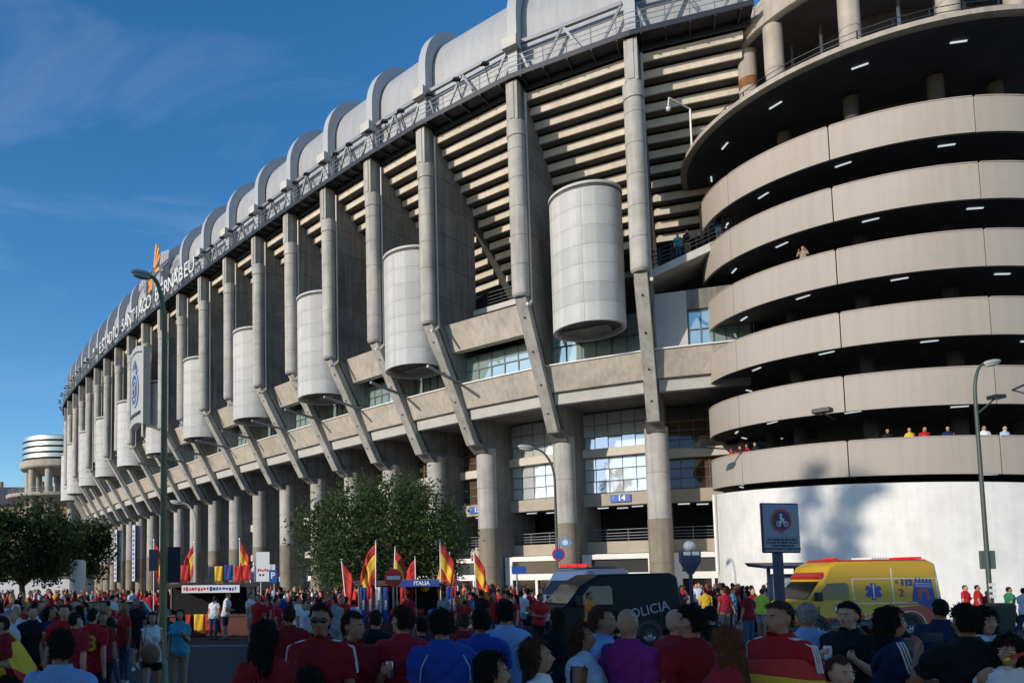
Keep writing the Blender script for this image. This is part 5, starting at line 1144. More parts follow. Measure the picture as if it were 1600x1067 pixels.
def hair_mesh(style, me, co, nrm, names, J, vox):
    # head local coordinates
    HD = J['HD']; o = np.array(HD((0,0,0))); ax = np.array([np.array(HD(v))-o for v in ((1,0,0),(0,1,0),(0,0,1))]); loc = (co-np.array((0,0,J['dz']))-o)@ax.T
    x, y_, z = loc[:, 0], loc[:, 1], loc[:, 2]; hd = (names == 'head') | ((names == 'neck') & (z > 1.55))
    if style == 'bald': return None
    line = np.where(y_ < -.02, 1.705-.0*y_, np.where(y_ < .03, 1.66, 1.575))
    if style in ('long', 'bob', 'curly'): line = np.where(y_ < -.03, 1.70, np.where(y_ < .0, 1.62, 1.55))
    mask = hd & (z > line+.006*np.sin(x*90))
    m = sub_mesh('hair', me, co, nrm, mask, .009 if style == 'short' else .018, .0, 3)
    if vox < .02:
        nv_ = len(m.vertices); c3 = np.empty(nv_*3); m.vertices.foreach_get('co', c3); c3 = c3.reshape(-1, 3); n3 = mesh_normals(m); rr3 = np.random.RandomState(nv_); c3 += n3*(.004+.012*rr3.rand(nv_)*(.5+.5*np.sin(c3[:, 0]*70+c3[:, 2]*50)))[:, None]+rr3.normal(size=(nv_, 3))*.0015; m.vertices.foreach_set('co', c3.ravel()); m.update()
    if style in ('long', 'curly', 'bob', 'tail'):
        mb = MB(); n = 14
        rings = dict(long=[(1.72,.075,.07,.01),(1.66,.097,.075,.028),(1.58,.102,.062,.045),(1.48,.108,.05,.068),(1.36,.10,.042,.095),(1.24,.07,.03,.11)], bob=[(1.72,.075,.07,.01),(1.66,.10,.08,.025),(1.57,.108,.068,.035),(1.50,.095,.05,.045)], curly=[(1.745,.07,.07,.0),(1.70,.115,.105,.015),(1.62,.13,.095,.035),(1.52,.13,.075,.05),(1.43,.10,.06,.065)], tail=[(1.68,.03,.03,.10),(1.62,.035,.035,.125),(1.5,.03,.03,.13),(1.4,.012,.012,.125)])[style]
        vs_ = []; fs = []
        for j, (zz, w, d, yo) in enumerate(rings):
            for k in range(n):
                a = 6.28319*k/n; wob = 1+.07*math.sin(k*5+j)+.05*math.sin(k*3+j*2); p = Vector(HD((w*math.cos(a)*wob, yo+d*math.sin(a)*wob, zz))) if zz > 1.55 else Vector(HD((w*math.cos(a)*wob, yo+d*math.sin(a)*wob, zz)))
                vs_.append(p+Vector((0,0,J['dz'])))
        for i in range(len(rings)-1):
            for k in range(n): fs.append((i*n+k, i*n+(k+1) % n, (i+1)*n+(k+1) % n, (i+1)*n+k))
        fs += [tuple(range(n))[::-1], tuple(range((len(rings)-1)*n, len(rings)*n))]
        mb.add(vs_, fs); me2 = mb.mesh('h'); ob = bpy.data.objects.new('h', me2); sb = ob.modifiers.new('s', 'SUBSURF'); sb.levels = 2 if vox < .02 else 1
        e = bake(ob)
        bm = bmesh.new(); bm.from_mesh(m); bm.from_mesh(e); bm.to_mesh(m); bm.free()
        m.polygons.foreach_set('use_smooth', [True]*len(m.polygons))
        if vox < .02:
            for v in m.vertices: v.co += Vector((0,0,0)) + v.normal*.006*math.sin(v.co.x*260+v.co.y*200)
    if vox < .02:
        # loose locks break the outline
        rr3 = np.random.RandomState(5); nv_ = len(m.vertices); c3 = np.empty(nv_*3); m.vertices.foreach_get('co', c3); c3 = c3.reshape(-1, 3); m.update(); n3 = mesh_normals(m); pick = rr3.choice(nv_, min(nv_, 1500 if style == 'short' else 2200), replace=False)
        ln = (.022 if style == 'short' else .055)*(.5+rr3.rand(len(pick)))[:, None]; nn = n3[pick]; dn = np.array((0,.25,-1.)) if style != 'short' else np.array((0,.5,-.25))
        dr = dn-nn*(nn@dn)[:, None]+nn*(.55 if style == 'short' else .22)+rr3.normal(size=nn.shape)*.3; dr /= np.linalg.norm(dr, axis=1)[:, None]; sd3 = np.cross(nn, dr); sd3 /= np.linalg.norm(sd3, axis=1)[:, None]+1e-9; bp_ = c3[pick]-nn*.003
        tv = np.concatenate([bp_+sd3*.004, bp_-sd3*.004, bp_+dr*ln]); k_ = len(pick); bm = bmesh.new(); bm.from_mesh(m); vv = [bm.verts.new(tuple(v)) for v in tv]
        for q in range(k_): bm.faces.new((vv[q], vv[q+k_], vv[q+2*k_]))
        bm.to_mesh(m); bm.free(); m.polygons.foreach_set('use_smooth', [True]*len(m.polygons)); m.update()
    return m
class Proto:
    """body, clothes and hair meshes of one pose and outfit cut"""
    def __init__(s, P, hair='short', sleeve=.72, leg=.98, shin=.0, vox=.028, hands=False, hem=.84, face=False, tank=False):
        me, co, nm, bt, J = make_person_mesh(P, vox, hands); nr = mesh_normals(me); s.J = J; s.P = P; dz = J['dz']
        s.body = me; z = co[:, 2]-dz
        shirt = (nm == 'torso') | ((nm == 'pelvis') & (z > hem)) | ((nm == 'neck') & (bt < (.04 if not tank else -.1))) | ((nm == 'uarm') & (bt < (sleeve if not tank else .02))) | ((nm == 'thigh') & (z > hem+.02))
        if sleeve > 1: shirt |= (nm == 'uarm') | ((nm == 'farm') & (bt < sleeve-1))
        trou = (nm == 'pelvis') | ((nm == 'torso') & (z < 1.02)) | ((nm == 'thigh') & (bt < leg)) | ((nm == 'shin') & (bt < shin))
        if leg >= .98 and shin > 0: trou |= (nm == 'thigh')
        shoe = (nm == 'foot') | ((nm == 'shin') & (bt > .98))
        k = .35 if vox > .02 else 1
        s.parts = {'shirt': sub_mesh('shirt', me, co, nr, shirt, .014, .026*k, 1), 'trousers': sub_mesh('trousers', me, co, nr, trou, .009, .008*k, 2), 'shoes': sub_mesh('shoes', me, co, nr, shoe, .008)}
        h = hair_mesh(hair, me, co, nr, nm, J, vox)
        if h: s.parts['hair'] = h
        if face:
            up_ = Vector((0,0,dz)); f = MB()
            for sg in (-1, 1):
                t = MB(); t.sphere((sg*.031,-.0865,1.645), .0135, .008, .0075, 10, 6); f.add([J['HD'](v)+up_ for v in t.v], t.f)
            s.parts['eyes'] = f.mesh('eyes'); f = MB()
            for sg in (-1, 1):
                t = MB(); t.sphere((sg*.031,-.0935,1.645), .0062, .004, .0062, 8, 6); t.bar((sg*.016,-.099,1.664), (sg*.048,-.087,1.666), .008, .006); f.add([J['HD'](v)+up_ for v in t.v], t.f)
            s.parts['brows'] = f.mesh('brows'); t = MB(); t.sphere((0,-.0985,1.587), .021, .007, .006, 10, 6); f = MB(); f.add([J['HD'](v)+up_ for v in t.v], t.f); s.parts['lips'] = f.mesh('lips')
    def place(s, label, loc, rz, mats, h=1.75, group=None, first_name='person'):
        o = bpy.data.objects.new('person', s.body); C.objects.link(o); o.location = loc; o.rotation_euler = (0,0,rz); sc_ = h/1.76; o.scale = (sc_*mats.get('wide', 1), sc_*mats.get('wide', 1), sc_)
        if not s.body.materials: s.body.materials.append(SK[0])
        o.material_slots[0].link = 'OBJECT'; o.material_slots[0].material = mats.get('skin', SK[0])
        tag(o, label, 'person', group)
        dflt = dict(shoes=SHOE, hair=HR['dark'], eyes=EYEW, brows=EYED, lips=LIP, trousers=CL['navy'], shirt=CL['red'])
        for k, m in s.parts.items():
            if k in mats and mats[k] is None: continue
            c_ = bpy.data.objects.new(k, m); C.objects.link(c_); c_.parent = o
            if not m.materials: m.materials.append(SHOE)
            c_.material_slots[0].link = 'OBJECT'; c_.material_slots[0].material = mats.get(k, dflt.get(k, SHOE))
        return o
DN = {1: ((.18,.05,-1), (.08,-.25,-1)), -1: ((.18,.05,-1), (.08,-.25,-1))}
HOLD = {1: ((.12,-.1,-1), (-.25,-.85,.55)), -1: ((.18,.05,-1), (.08,-.25,-1))}
HOLDL = {-1: HOLD[1], 1: HOLD[-1]}
PHONE = {1: ((.3,-.6,-.75), (-.35,-.55,.8)), -1: ((.3,-.6,-.75), (-.35,-.55,.8))}
CROSS = {1: ((.2,-.2,-1), (-.8,-.7,.1)), -1: ((.2,-.2,-1), (-.8,-.7,.0))}
SWING = {1: ((.15,-.35,-1), (.05,-.6,-1)), -1: ((.15,.35,-1), (.08,.05,-1))}
WALK = {1: (R(-18), R(28)), -1: (R(22), R(4))}
# ---- far crowd prototypes
CR = [Proto(Pose(), 'short', .72, .98, 1.0, .03), Proto(Pose(arms=CROSS, hyaw=.5), 'short', .72, .85, 0, .03), Proto(Pose(legs=WALK, arms=SWING), 'short', .72, .85, 0, .03), Proto(Pose(fem=True, hyaw=-.4), 'long', .5, .98, 1.0, .03), Proto(Pose(fem=True, legs=WALK, arms=SWING), 'tail', .4, .7, 0, .03, tank=True),
      Proto(Pose(arms=HOLD, hyaw=-.6), 'short', .72, .98, 1.0, .03), Proto(Pose(arms=HOLDL, lean=.12, hyaw=.7), 'short', .72, .85, 0, .03), Proto(Pose(fem=True, arms=HOLD, lean=.08), 'bob', .6, .85, 0, .03), Proto(Pose(arms=PHONE, hpitch=.0), 'short', .72, .98, 1.0, .03)]
rc = random.Random(99)
lowcol = [pw(i, 5.0, 0) for i in range(1, NP)]
def ymax(px_):
    best = 70
    for a, b_ in zip(lowcol, lowcol[1:]):
        pa, pb = 500+1200*a.x/a.y, 500+1200*b_.x/b_.y
        if min(pa, pb) <= px_ <= max(pa, pb):
            t = (px_-pa)/(pb-pa) if pb != pa else 0; best = a.y+(b_.y-a.y)*t
    return best
placed = []
def free(x, y_, d=.42):
    if any((x-a)**2+(y_-b_)**2 < d*d for a, b_ in placed): return False
    placed.append((x, y_)); return True
cols = ['red']*9+['crimson']*3+['darkred']*2+['white']*4+['navy']*2+['black']*3+['yellow']+['grey']+['cyan']+['pink']+['orange']+['paleblue']
tcols = ['navy']*3+['jeans']*4+['black']*3+['khaki']*2+['grey', 'white']
n_c = 0; tries = 0; crowd_l = []; crowd_c = []
while n_c < 400 and tries < 14000:
    tries += 1
    u = rc.random()
    if u < .80: px_ = rc.uniform(-15, 835); Y = 34+(min(ymax(max(px_, 160)), 66)-34.5)*rc.random()**2.3; area = 'left'
    else: px_ = rc.uniform(1040, 1290); Y = rc.uniform(33.6, 37.5 if px_ > 1120 else 44); area = 'right'
    x = (px_-500)/1200*Y
    if area == 'left' and Y < 35.2 and 215 < px_ < 400: continue
    if (Vector((x, Y))-Vector((33.7,44.7))).length < 10.2: continue
    if area == 'left' and 795 < px_ < 930 and Y < 39: continue
    if not free(x, Y): continue
    pr = CR[rc.choice([0,0,1,2,3,3,4,5,6,7,8])]; c_ = rc.choice(cols)
    pos = 'in the crowd before the columns' if area == 'left' else 'in the crowd beside the white tower'
    crowd_c.append((Y, px_, x, CR.index(pr), c_, pos, rc.choice([rc.uniform(-.8,.8), rc.uniform(0,6.28), 1.57, -1.57]), rc.choice(tcols), rc.choice(['black','black','dark','dark','brown','blond']), rc.randrange(3), rc.uniform(1.6, 1.86))); n_c += 1
crowd_c.sort(); NEAR = 112
for (Y, px_, x, q, c_, pos, rz, tcol, hcol, sk, h) in crowd_c[:NEAR]:
    o = CR[q].place('x', (x, Y, .145), rz, dict(shirt=CL[c_], trousers=CL[tcol], hair=HR[hcol], skin=SK[sk], shoes=SHOE if sk else SHOEW), h, 'fans %s' % pos); crowd_l.append((px_, c_, pos, o))
ON = 'first second third fourth fifth sixth seventh eighth ninth tenth eleventh twelfth thirteenth fourteenth fifteenth sixteenth seventeenth eighteenth nineteenth'.split()
TN = {2: 'twenty', 3: 'thirty', 4: 'forty', 5: 'fifty', 6: 'sixty', 7: 'seventy', 8: 'eighty', 9: 'ninety'}
def ordinal(n):
    if n < 20: return ON[n-1]
    t, u = divmod(n, 10); return (TN[t][:-1]+'ieth') if u == 0 else TN[t]+'-'+ON[u-1]
cnt = {}
for px_, c_, pos, o in sorted(crowd_l, key=lambda t: t[0]):
    k = (c_, pos); cnt[k] = cnt.get(k, 0)+1
    o['label'] = '%s %s shirted fan from left %s' % (ordinal(cnt[k]), {'paleblue': 'pale blue', 'darkred': 'dark red'}.get(c_, c_), pos)
CRL = [Proto(Pose(), 'short', .72, .98, 1.0, .05), Proto(Pose(arms=CROSS, hyaw=.5), 'short', .72, .85, 0, .05), Proto(Pose(fem=True, arms=HOLD), 'bob', .6, .98, 1.0, .05), Proto(Pose(legs=WALK, arms=SWING), 'short', .72, .85, 0, .05)]
VV, FF, MM, mlist = [], [], [], []; base_ = 0
for (Y, px_, x, q, c_, pos, rz, tcol, hcol, sk, h) in crowd_c[NEAR:]:
    pr = CRL[q % 4]; ca, sa = math.cos(rz), math.sin(rz); s_ = h/1.76
    for me, m in [(pr.body, SK[sk])]+[(pr.parts[k], {'shirt': CL[c_], 'trousers': CL[tcol], 'shoes': SHOE, 'hair': HR[hcol]}[k]) for k in pr.parts]:
        if m not in mlist: mlist.append(m)
        nv_ = len(me.vertices); a = np.empty(nv_*3); me.vertices.foreach_get('co', a); a = a.reshape(-1, 3)*s_
        VV.append(np.stack([x+a[:, 0]*ca-a[:, 1]*sa, Y+a[:, 0]*sa+a[:, 1]*ca, .145+a[:, 2]], 1)); fs = [tuple(v+base_ for v in p_.vertices) for p_ in me.polygons]; FF += fs; MM += [mlist.index(m)]*len(fs); base_ += nv_
me = bpy.data.meshes.new('distant_crowd'); me.from_pydata(np.concatenate(VV).tolist(), [], FF); me.update()
for m in mlist: me.materials.append(m)
me.polygons.foreach_set('material_index', MM); me.polygons.foreach_set('use_smooth', [True]*len(me.polygons))
DC = bpy.data.objects.new('distant_crowd', me); C.objects.link(DC); tag(DC, 'dense far crowd of fans massed along the foot of the stadium', 'crowd', kind='stuff')
# ---- people standing about on the closed road in front of the stalls
rc2 = random.Random(17); spread = []; tries = 0
blocks = [(19.35, 28.4, 3.3), (9.75, 25.8, 3.0), (SX, 29, 2.4), (LX, 31.5, 2.4), (-7.5, 31.6, 2.4), (-8.6, 31.5, 2.4)]
while len(spread) < 96 and tries < 4000:
    tries += 1; u = rc2.random()
    if u < .42: px_ = rc2.uniform(-10, 215); Y = rc2.uniform(12.5, 32.5); zone = 'left'
    elif u < .8: px_ = rc2.uniform(400, 560); Y = rc2.uniform(20, 33); zone = 'middle'
    else: px_ = rc2.uniform(700, 835); Y = rc2.uniform(23, 33.5); zone = 'centre'
    x = (px_-500)/1200*Y
    if any((x-a)**2+(Y-b_)**2 < r_*r_ for a, b_, r_ in blocks) or not free(x, Y, .6): continue
    pr = CR[rc2.choice([0,0,1,2,2,3,4,5,6,7])]; c_ = rc2.choice(cols)
    spread.append((px_, c_, zone, pr.place('x', (x, Y, .145 if Y > 33.2 else 0), rc2.choice([rc2.uniform(-.8,.8), rc2.uniform(2.4,3.9), 1.57, -1.57]), dict(shirt=CL[c_], trousers=CL[rc2.choice(tcols)], hair=HR[rc2.choice(['black','black','dark','dark','brown','blond'])], skin=rc2.choice(SK), shoes=rc2.choice([SHOE, SHOEW])), rc2.uniform(1.6, 1.84), 'people standing about on the road')))
cnt = {}
for px_, c_, zone, o in sorted(spread, key=lambda t: t[0]):
    k = (c_, zone); cnt[k] = cnt.get(k, 0)+1
    o['label'] = '%s %s shirted person from left on the road %s' % (ordinal(cnt[k]), {'paleblue': 'pale blue', 'darkred': 'dark red'}.get(c_, c_), {'left': 'left of the green lamp post', 'middle': 'between the two stalls', 'centre': 'right of the centre stall'}[zone])
# ---- people on the ramp tower and the footbridge
def ramp_pos(td, turn, r_=8.95):
    phi = turn+(267-td)/360; return (TC.x+r_*math.cos(R(td)), TC.y+r_*math.sin(R(td)), zh(phi)+.55+.15)
for k, (td, turn, c_, lab, q) in enumerate([(212, 3, 'khaki', 'bearded looking man holding up a phone alone on a middle ramp', 8), (232, 0, 'black', 'dark shirted man looking over the lowest ramp parapet', 0), (237.5, 0, 'yellow', 'yellow shirted person on the lowest ramp', 3), (241, 0, 'red', 'short person at the lowest ramp parapet beside the yellow shirted one', 6), (247, 0, 'navy', 'man in navy standing at the middle of the lowest ramp', 5), (256, 0, 'white', 'white shirted man leaning on the lowest ramp parapet', 1), (261.5, 0, 'paleblue', 'pale blue shirted man at the right of the lowest ramp', 0), (173, 0, 'red', 'red shirted man at the far left end of the lowest ramp', 0), (180, 0, 'darkred', 'second of four fans at the left end of the lowest ramp', 5), (184, 0, 'red', 'third of four fans at the left end of the lowest ramp', 1), (189, 0, 'black', 'black shirted fan bending over the left part of the lowest ramp', 6)]):
    x, y_, z_ = ramp_pos(td, turn, 9.12 if turn == 3 else 8.95); z_ += .32 if turn == 3 else .08; CR[q].place(lab.replace('bearded looking ', ''), (x, y_, z_), R(td+90)+rc.uniform(-.4,.4), dict(shirt=CL[c_], trousers=CL['jeans'], hair=HR['dark'], skin=SK[k % 2]), 1.74, 'people on the ramp tower')
for k, (t, c_, lab) in enumerate([(.16, 'navy', 'leftmost person leaning on the footbridge railing'), (.45, 'cyan', 'person in blue top in the middle of the footbridge'), (.56, 'black', 'dark dressed person behind the middle of the footbridge'), (.86, 'blue', 'person in blue at the upper end of the footbridge')]):
    p = A0.lerp(B0, t)+Vector((.15,.45+.2*(k == 2),.15)); CR[(1,0,5,8)[k]].place(lab, tuple(p), R(-20), dict(shirt=CL[c_], trousers=CL['jeans'] if k % 2 else CL['khaki'], skin=SK[0]), 1.72, 'people on the footbridge')
# ---- named people in the middle ground
MID = {}
def mid(key, *a, **k):
    if key not in MID: MID[key] = Proto(*a, **k)
    return MID[key]
def MP(key):
    mk_ = dict(stand=lambda: Proto(Pose(), 'short', .72, .98, 1.0, .02), shorts=lambda: Proto(Pose(arms=HOLD, hyaw=.2), 'short', .72, .9, 0, .02), walk=lambda: Proto(Pose(legs=WALK, arms=SWING), 'short', .72, .9, .05, .02), walkt=lambda: Proto(Pose(legs=WALK, arms=SWING), 'short', .72, .98, 1.0, .02),
        fwalk=lambda: Proto(Pose(fem=True, legs=WALK, arms=SWING, hyaw=.2), 'long', .5, .45, 0, .02, tank=True), fstand=lambda: Proto(Pose(fem=True, arms=HOLD, hpitch=-.15), 'long', .6, .5, 0, .02), fjeans=lambda: Proto(Pose(fem=True, lean=.3), 'tail', .6, .98, 1.0, .02), fwhite=lambda: Proto(Pose(fem=True, legs=WALK, arms=SWING), 'bob', .6, .98, 1.0, .02), bent=lambda: Proto(Pose(lean=.42, arms=HOLD, hpitch=-.3), 'short', .72, .9, 0, .02), look=lambda: Proto(Pose(lean=.15, arms=CROSS, hyaw=.5), 'short', .72, .9, 0, .02))
    if key not in MID: MID[key] = mk_[key]()
    return MID[key]
def MPl(key, px_, Y, rz, label, h=1.74, **m):
    z = .145 if Y > 33.2 else (.13 if Y < 9 else 0); placed.append(((px_-500)/1200*Y, Y))
    mm = {k: (CL[v] if isinstance(v, str) and k in ('shirt','trousers') else (HR[v] if isinstance(v, str) and k == 'hair' else v)) for k, v in m.items()}
    return MP(key).place(label, ((px_-500)/1200*Y, Y, z), rz, mm, h)
PI_ = math.pi
w1 = MPl('fwalk', 238, 13.6, R(10), 'woman in white tank top and dark shorts carrying a tan shoulder bag', 1.66, shirt='white', trousers='black', hair='dark', skin=SK[1])
bg_ = tag(empty('shoulder_bag', ((240-500)/1200*13.6+.02, 13.28, 0)), 'tan leather shoulder bag on the woman in a white tank top', 'bag'); mb = MB(); mb.sphere((0,0,.93), .17, .07, .18, 12, 8); mb.build('pouch', mat('tan_leather', (.25,.13,.07), .6, var=.2), bg_, smooth='all'); MB().tube([(-.12,0,1.05),(-.10,.1,1.38),(.05,.25,1.42)], .012, 6).build('strap', mat('tan_leather', (.25,.13,.07)), bg_)
w2 = MPl('fstand', 281, 14.6, R(0), 'woman in teal top and pale shorts beside the green lamp post', 1.62, shirt='cyan', trousers='khaki', hair='black', skin=SK[1])
MPl('look', 352, 29.5, R(80), 'man in white shirt and navy shorts leaning at the left stall', 1.78, shirt='white', trousers='navy', hair='brown')
MPl('fjeans', 333, 29.6, R(170), 'woman in white top and blue jeans bending over the left stall', 1.66, shirt='white', trousers='jeans', hair='dark')
MPl('shorts', 392, 27.0, R(60), 'man in white shirt with pale shorts right of the stall', 1.80, shirt='white', trousers='khaki', hair='dark')
MPl('fstand', 405, 27.6, R(-30), 'woman in white shirt facing the man in pale shorts', 1.66, shirt='white', trousers='navy', hair='black')
MPl('fwhite', 456, 22.5, R(60), 'woman striding in white trousers and pale blue top', 1.68, shirt='paleblue', trousers='white', hair='dark')
MPl('stand', 438, 27, R(180), 'man in bright blue shirt seen from behind near the left stall', 1.76, shirt='blue', trousers='navy', hair='dark')
MPl('shorts', 475, 26.5, R(120), 'red shirted man walking between the two stalls', 1.76, shirt='red', trousers='navy', hair='black')
MPl('stand', 520, 26.8, R(190), 'man in pale blue shirt left of the centre stall', 1.76, shirt='lightblue', trousers='black', hair='brown')
MPl('walkt', 533, 26.6, R(100), 'man in orange top stepping in jeans by the centre stall', 1.74, shirt='orange', trousers='jeans', hair='dark')
n13 = MPl('walk', 146, 11.6, R(170), 'man in red football shirt with yellow number thirteen seen from behind', 1.80, shirt='red', trousers='navy', hair='dark')
text_obj('shirt_number', '13', .30, CL['yellow'], n13, frame_m((0,.178,1.22),(-1,0,0),(0,0,1)), .003, bold=.01)
MPl('walk', 118, 10.7, R(160), 'man in darker red shirt left of the numbered shirt', 1.78, shirt='crimson', trousers='black', hair='dark')
MPl('shorts', 101, 11.8, R(20), 'fan in red facing the camera at the left', 1.80, shirt='red', trousers='black', hair='brown')
fp = MPl('bent', 36, 9.9, R(-75), 'bending man in dark red with a flag over his back', 1.76, shirt='darkred', trousers='black', hair='dark', skin=SK[1])
MPl('stand', 8, 10.5, R(150), 'person in yellow shirt cut by the left edge', 1.72, shirt='yellow', trousers='black', hair='grey')
MPl('stand', 18, 12.5, R(100), 'grey haired person in pale blue at the far left', 1.72, shirt='paleblue', trousers='grey', hair='grey')
MPl('stand', 27, 14.0, R(60), 'man in white cap and shirt at the far left', 1.76, shirt='white', trousers='khaki', hair=WHL)
MPl('shorts', 52, 12.9, R(30), 'person in black shirt in the left group', 1.76, shirt='black', trousers='black', hair='dark')
MPl('walkt', 168, 16.0, R(150), 'young person with a blond ponytail kicking one heel up', 1.70, shirt='black', trousers='jeans', hair='blond')
MPl('walk', 84, 15.0, R(-20), 'man in bright red jersey among the left group', 1.78, shirt='red', trousers='navy', hair='dark')
MPl('stand', 120, 17.5, R(0), 'man in light blue shirt behind the left group', 1.78, shirt='lightblue', trousers='jeans', hair='brown')
MPl('stand', 65, 17.8, R(40), 'dark dressed man at the back of the left group', 1.76, shirt='navy', trousers='black', hair='black')
for k, (px_, Y, c_, t_, rz, key, lab) in enumerate([(1503, 32.2, 'red', 'navy', 30, 'shorts', 'red shirted man nearest the ambulance by the white wall'), (1522, 32.0, 'red', 'black', 60, 'stand', 'red shirted man reaching right beside the white wall'), (1536, 32.4, 'crimson', 'yellow', -40, 'shorts', 'small fan in red half hidden by the right lamp post'), (1571, 29.5, 'green', 'black', 80, 'walkt', 'man in green shirt walking by the waste container'), (1594, 26.5, 'paleblue', 'navy', 100, 'walkt', 'person in pale blue shirt at the right edge'),
      (1141, 30.5, 'cyan', 'jeans', 60, 'stand', 'man in turquoise shirt waiting by the white wall'), (1132, 31.2, 'grey', 'black', 200, 'fjeans', 'dark haired person in grey top by the white wall'), (1118, 30.2, 'black', 'jeans', 150, 'stand', 'man in black shirt seen from behind at the tower corner'), (1128, 29.4, 'crimson', 'khaki', 180, 'stand', 'man in crimson shirt at the tower corner'), (1098, 30, 'yellow', 'grey', 180, 'shorts', 'yellow shirted fan at the tower corner'), (1163, 23.5, 'darkred', 'jeans', 200, 'stand', 'man in dark red standing before the ambulance nose'), (1184, 27.5, 'lime', 'grey', 120, 'look', 'steward in lime vest by the ambulance nose'), (1172, 29, 'red', 'navy', 30, 'stand', 'red shirted fan beside the lime vested steward'),
      (812, 27.2, 'white', 'jeans', 170, 'stand', 'man in white shirt left of the dark police van'), (838, 22, 'red', 'black', 20, 'look', 'red shirted person in front of the dark van bonnet'), (722, 25.5, 'red', 'jeans', 140, 'look', 'red shirted child right of the centre stall'), (768, 31, 'navy', 'white', 40, 'walkt', 'person in black top and white trousers on the road'), (757, 30.5, 'crimson', 'navy', 20, 'shorts', 'fan in crimson beneath the held flag'), (690, 27.6, 'grey', 'jeans', 160, 'fjeans', 'dark haired woman bending over the centre stall'), (640, 27.7, 'crimson', 'black', 200, 'bent', 'man bending over the centre stall in dark clothes'),
      (918, 22.8, 'orange', 'black', 60, 'stand', 'person in orange red top standing against the dark van')]):
    MPl(key, px_, Y, R(rz), lab, 1.5 if 'child' in lab or 'small' in lab else 1.75, shirt=c_, trousers=t_, hair=('dark','black','brown')[k % 3], skin=SK[k % 3])
for k, (px_, Y, c_, hcol, rz, key, lab) in enumerate([(585, 8.6, 'black', 'dark', 175, 'stand', 'dark dressed man between the can holder and the red shirt'), (655, 9.0, 'navy', 'black', 190, 'stand', 'navy shirted man behind the broad blue shirt'), (722, 9.4, 'darkred', 'brown', 165, 'stand', 'dark red shirted man left of the pale blue shirt'), (865, 8.6, 'black', 'dark', 200, 'fstand', 'woman in black behind the tanned woman'), (1005, 9.0, 'navy', 'black', 150, 'stand', 'navy shirted man right of the purple shirt'), (1022, 8.2, 'darkred', 'dark', 185, 'stand', 'dark red shirted man before the police lettering'), (1104, 8.8, 'black', 'black', 170, 'stand', 'black shirted man behind the auburn hair'), (1160, 9.2, 'crimson', 'dark', 190, 'stand', 'crimson shirted man left of the sign post'), (1276, 8.8, 'navy', 'black', 160, 'stand', 'navy shirted man left of the young man in black'), (1352, 9.6, 'black', 'brown', 185, 'fstand', 'woman in black between the can drinker and the navy jersey'), (1432, 9.0, 'darkred', 'dark', 175, 'stand', 'dark red shirted man left of the phone'), (1462, 8.4, 'navy', 'black', 150, 'stand', 'navy shirted man behind the raised phone'), (200, 9.4, 'black', 'dark', 170, 'walkt', 'dark dressed person walking away at the left'), (320, 8.8, 'navy', 'black', 160, 'stand', 'navy dressed person left of the long dark hair'), (450, 8.6, 'darkred', 'dark', 190, 'stand', 'dark red shirted man behind the long dark hair')]):
    if px_ in (200, 320, 1005, 1022, 1160, 1276, 1352, 1432): continue
    MPl(key, px_, Y, R(rz), lab, 1.66+.03*(k % 3), shirt=c_, trousers='black', hair=hcol, skin=SK[k % 3])
# flag over the bending man's back
def cape(name, label, loc, rz, top, bot, a0, a1, seed, tilt=0, bands=(FR, FY, FR), lim=(0, 4, 11, 15), hem=.1):
    """flag draped round a body: top=(rx,ry,z), bot=(rx,ry,z), angles in degrees, -90 is the front"""
    V = tag(empty(name, loc, rz), label, 'flag'); nu, nv = 26, 15; P3 = []
    for v in range(nv+1):
        b_ = v/nv
        for u in range(nu+1):
            a = R(a0+(a1-a0)*u/nu); f = 1+.07*b_*math.sin(u*1.55+seed)+.04*b_*math.sin(u*2.7+seed*2)
            rx = top[0]+(bot[0]-top[0])*b_**.7; ry = top[1]+(bot[1]-top[1])*b_**.7; z = top[2]+(bot[2]-top[2])*b_+hem*b_*math.sin(u*.4+seed)
            P3.append((rx*f*math.cos(a), ry*f*math.sin(a)-tilt*(z-.93), z-.03*abs(math.cos(a))*(1-b_)))
    for q, m in enumerate(bands):
        fs = [(v*(nu+1)+u, v*(nu+1)+u+1, (v+1)*(nu+1)+u+1, (v+1)*(nu+1)+u) for v in range(lim[q], lim[q+1]) for u in range(nu)]
        used = sorted({i for f in fs for i in f}); mp_ = {i: k for k, i in enumerate(used)}; me = bpy.data.meshes.new('flag_band'); me.from_pydata([P3[i] for i in used], [], [tuple(mp_[i] for i in f) for f in fs]); me.update()
        o = obj('flag_band', me, m, V, smooth='all'); o.modifiers.new('s', 'SUBSURF').levels = 1; s_ = o.modifiers.new('t', 'SOLIDIFY'); s_.thickness = .008
    return V
cape('draped_flag', 'yellow and red flag draped over the bending man at the left', ((36-500)/1200*9.9, 9.9, 0), R(-75), (.21,.17,1.42), (.30,.26,.85), 0, 190, 2, tilt=.45, bands=(FY, FY, FR), lim=(0, 5, 10, 15))
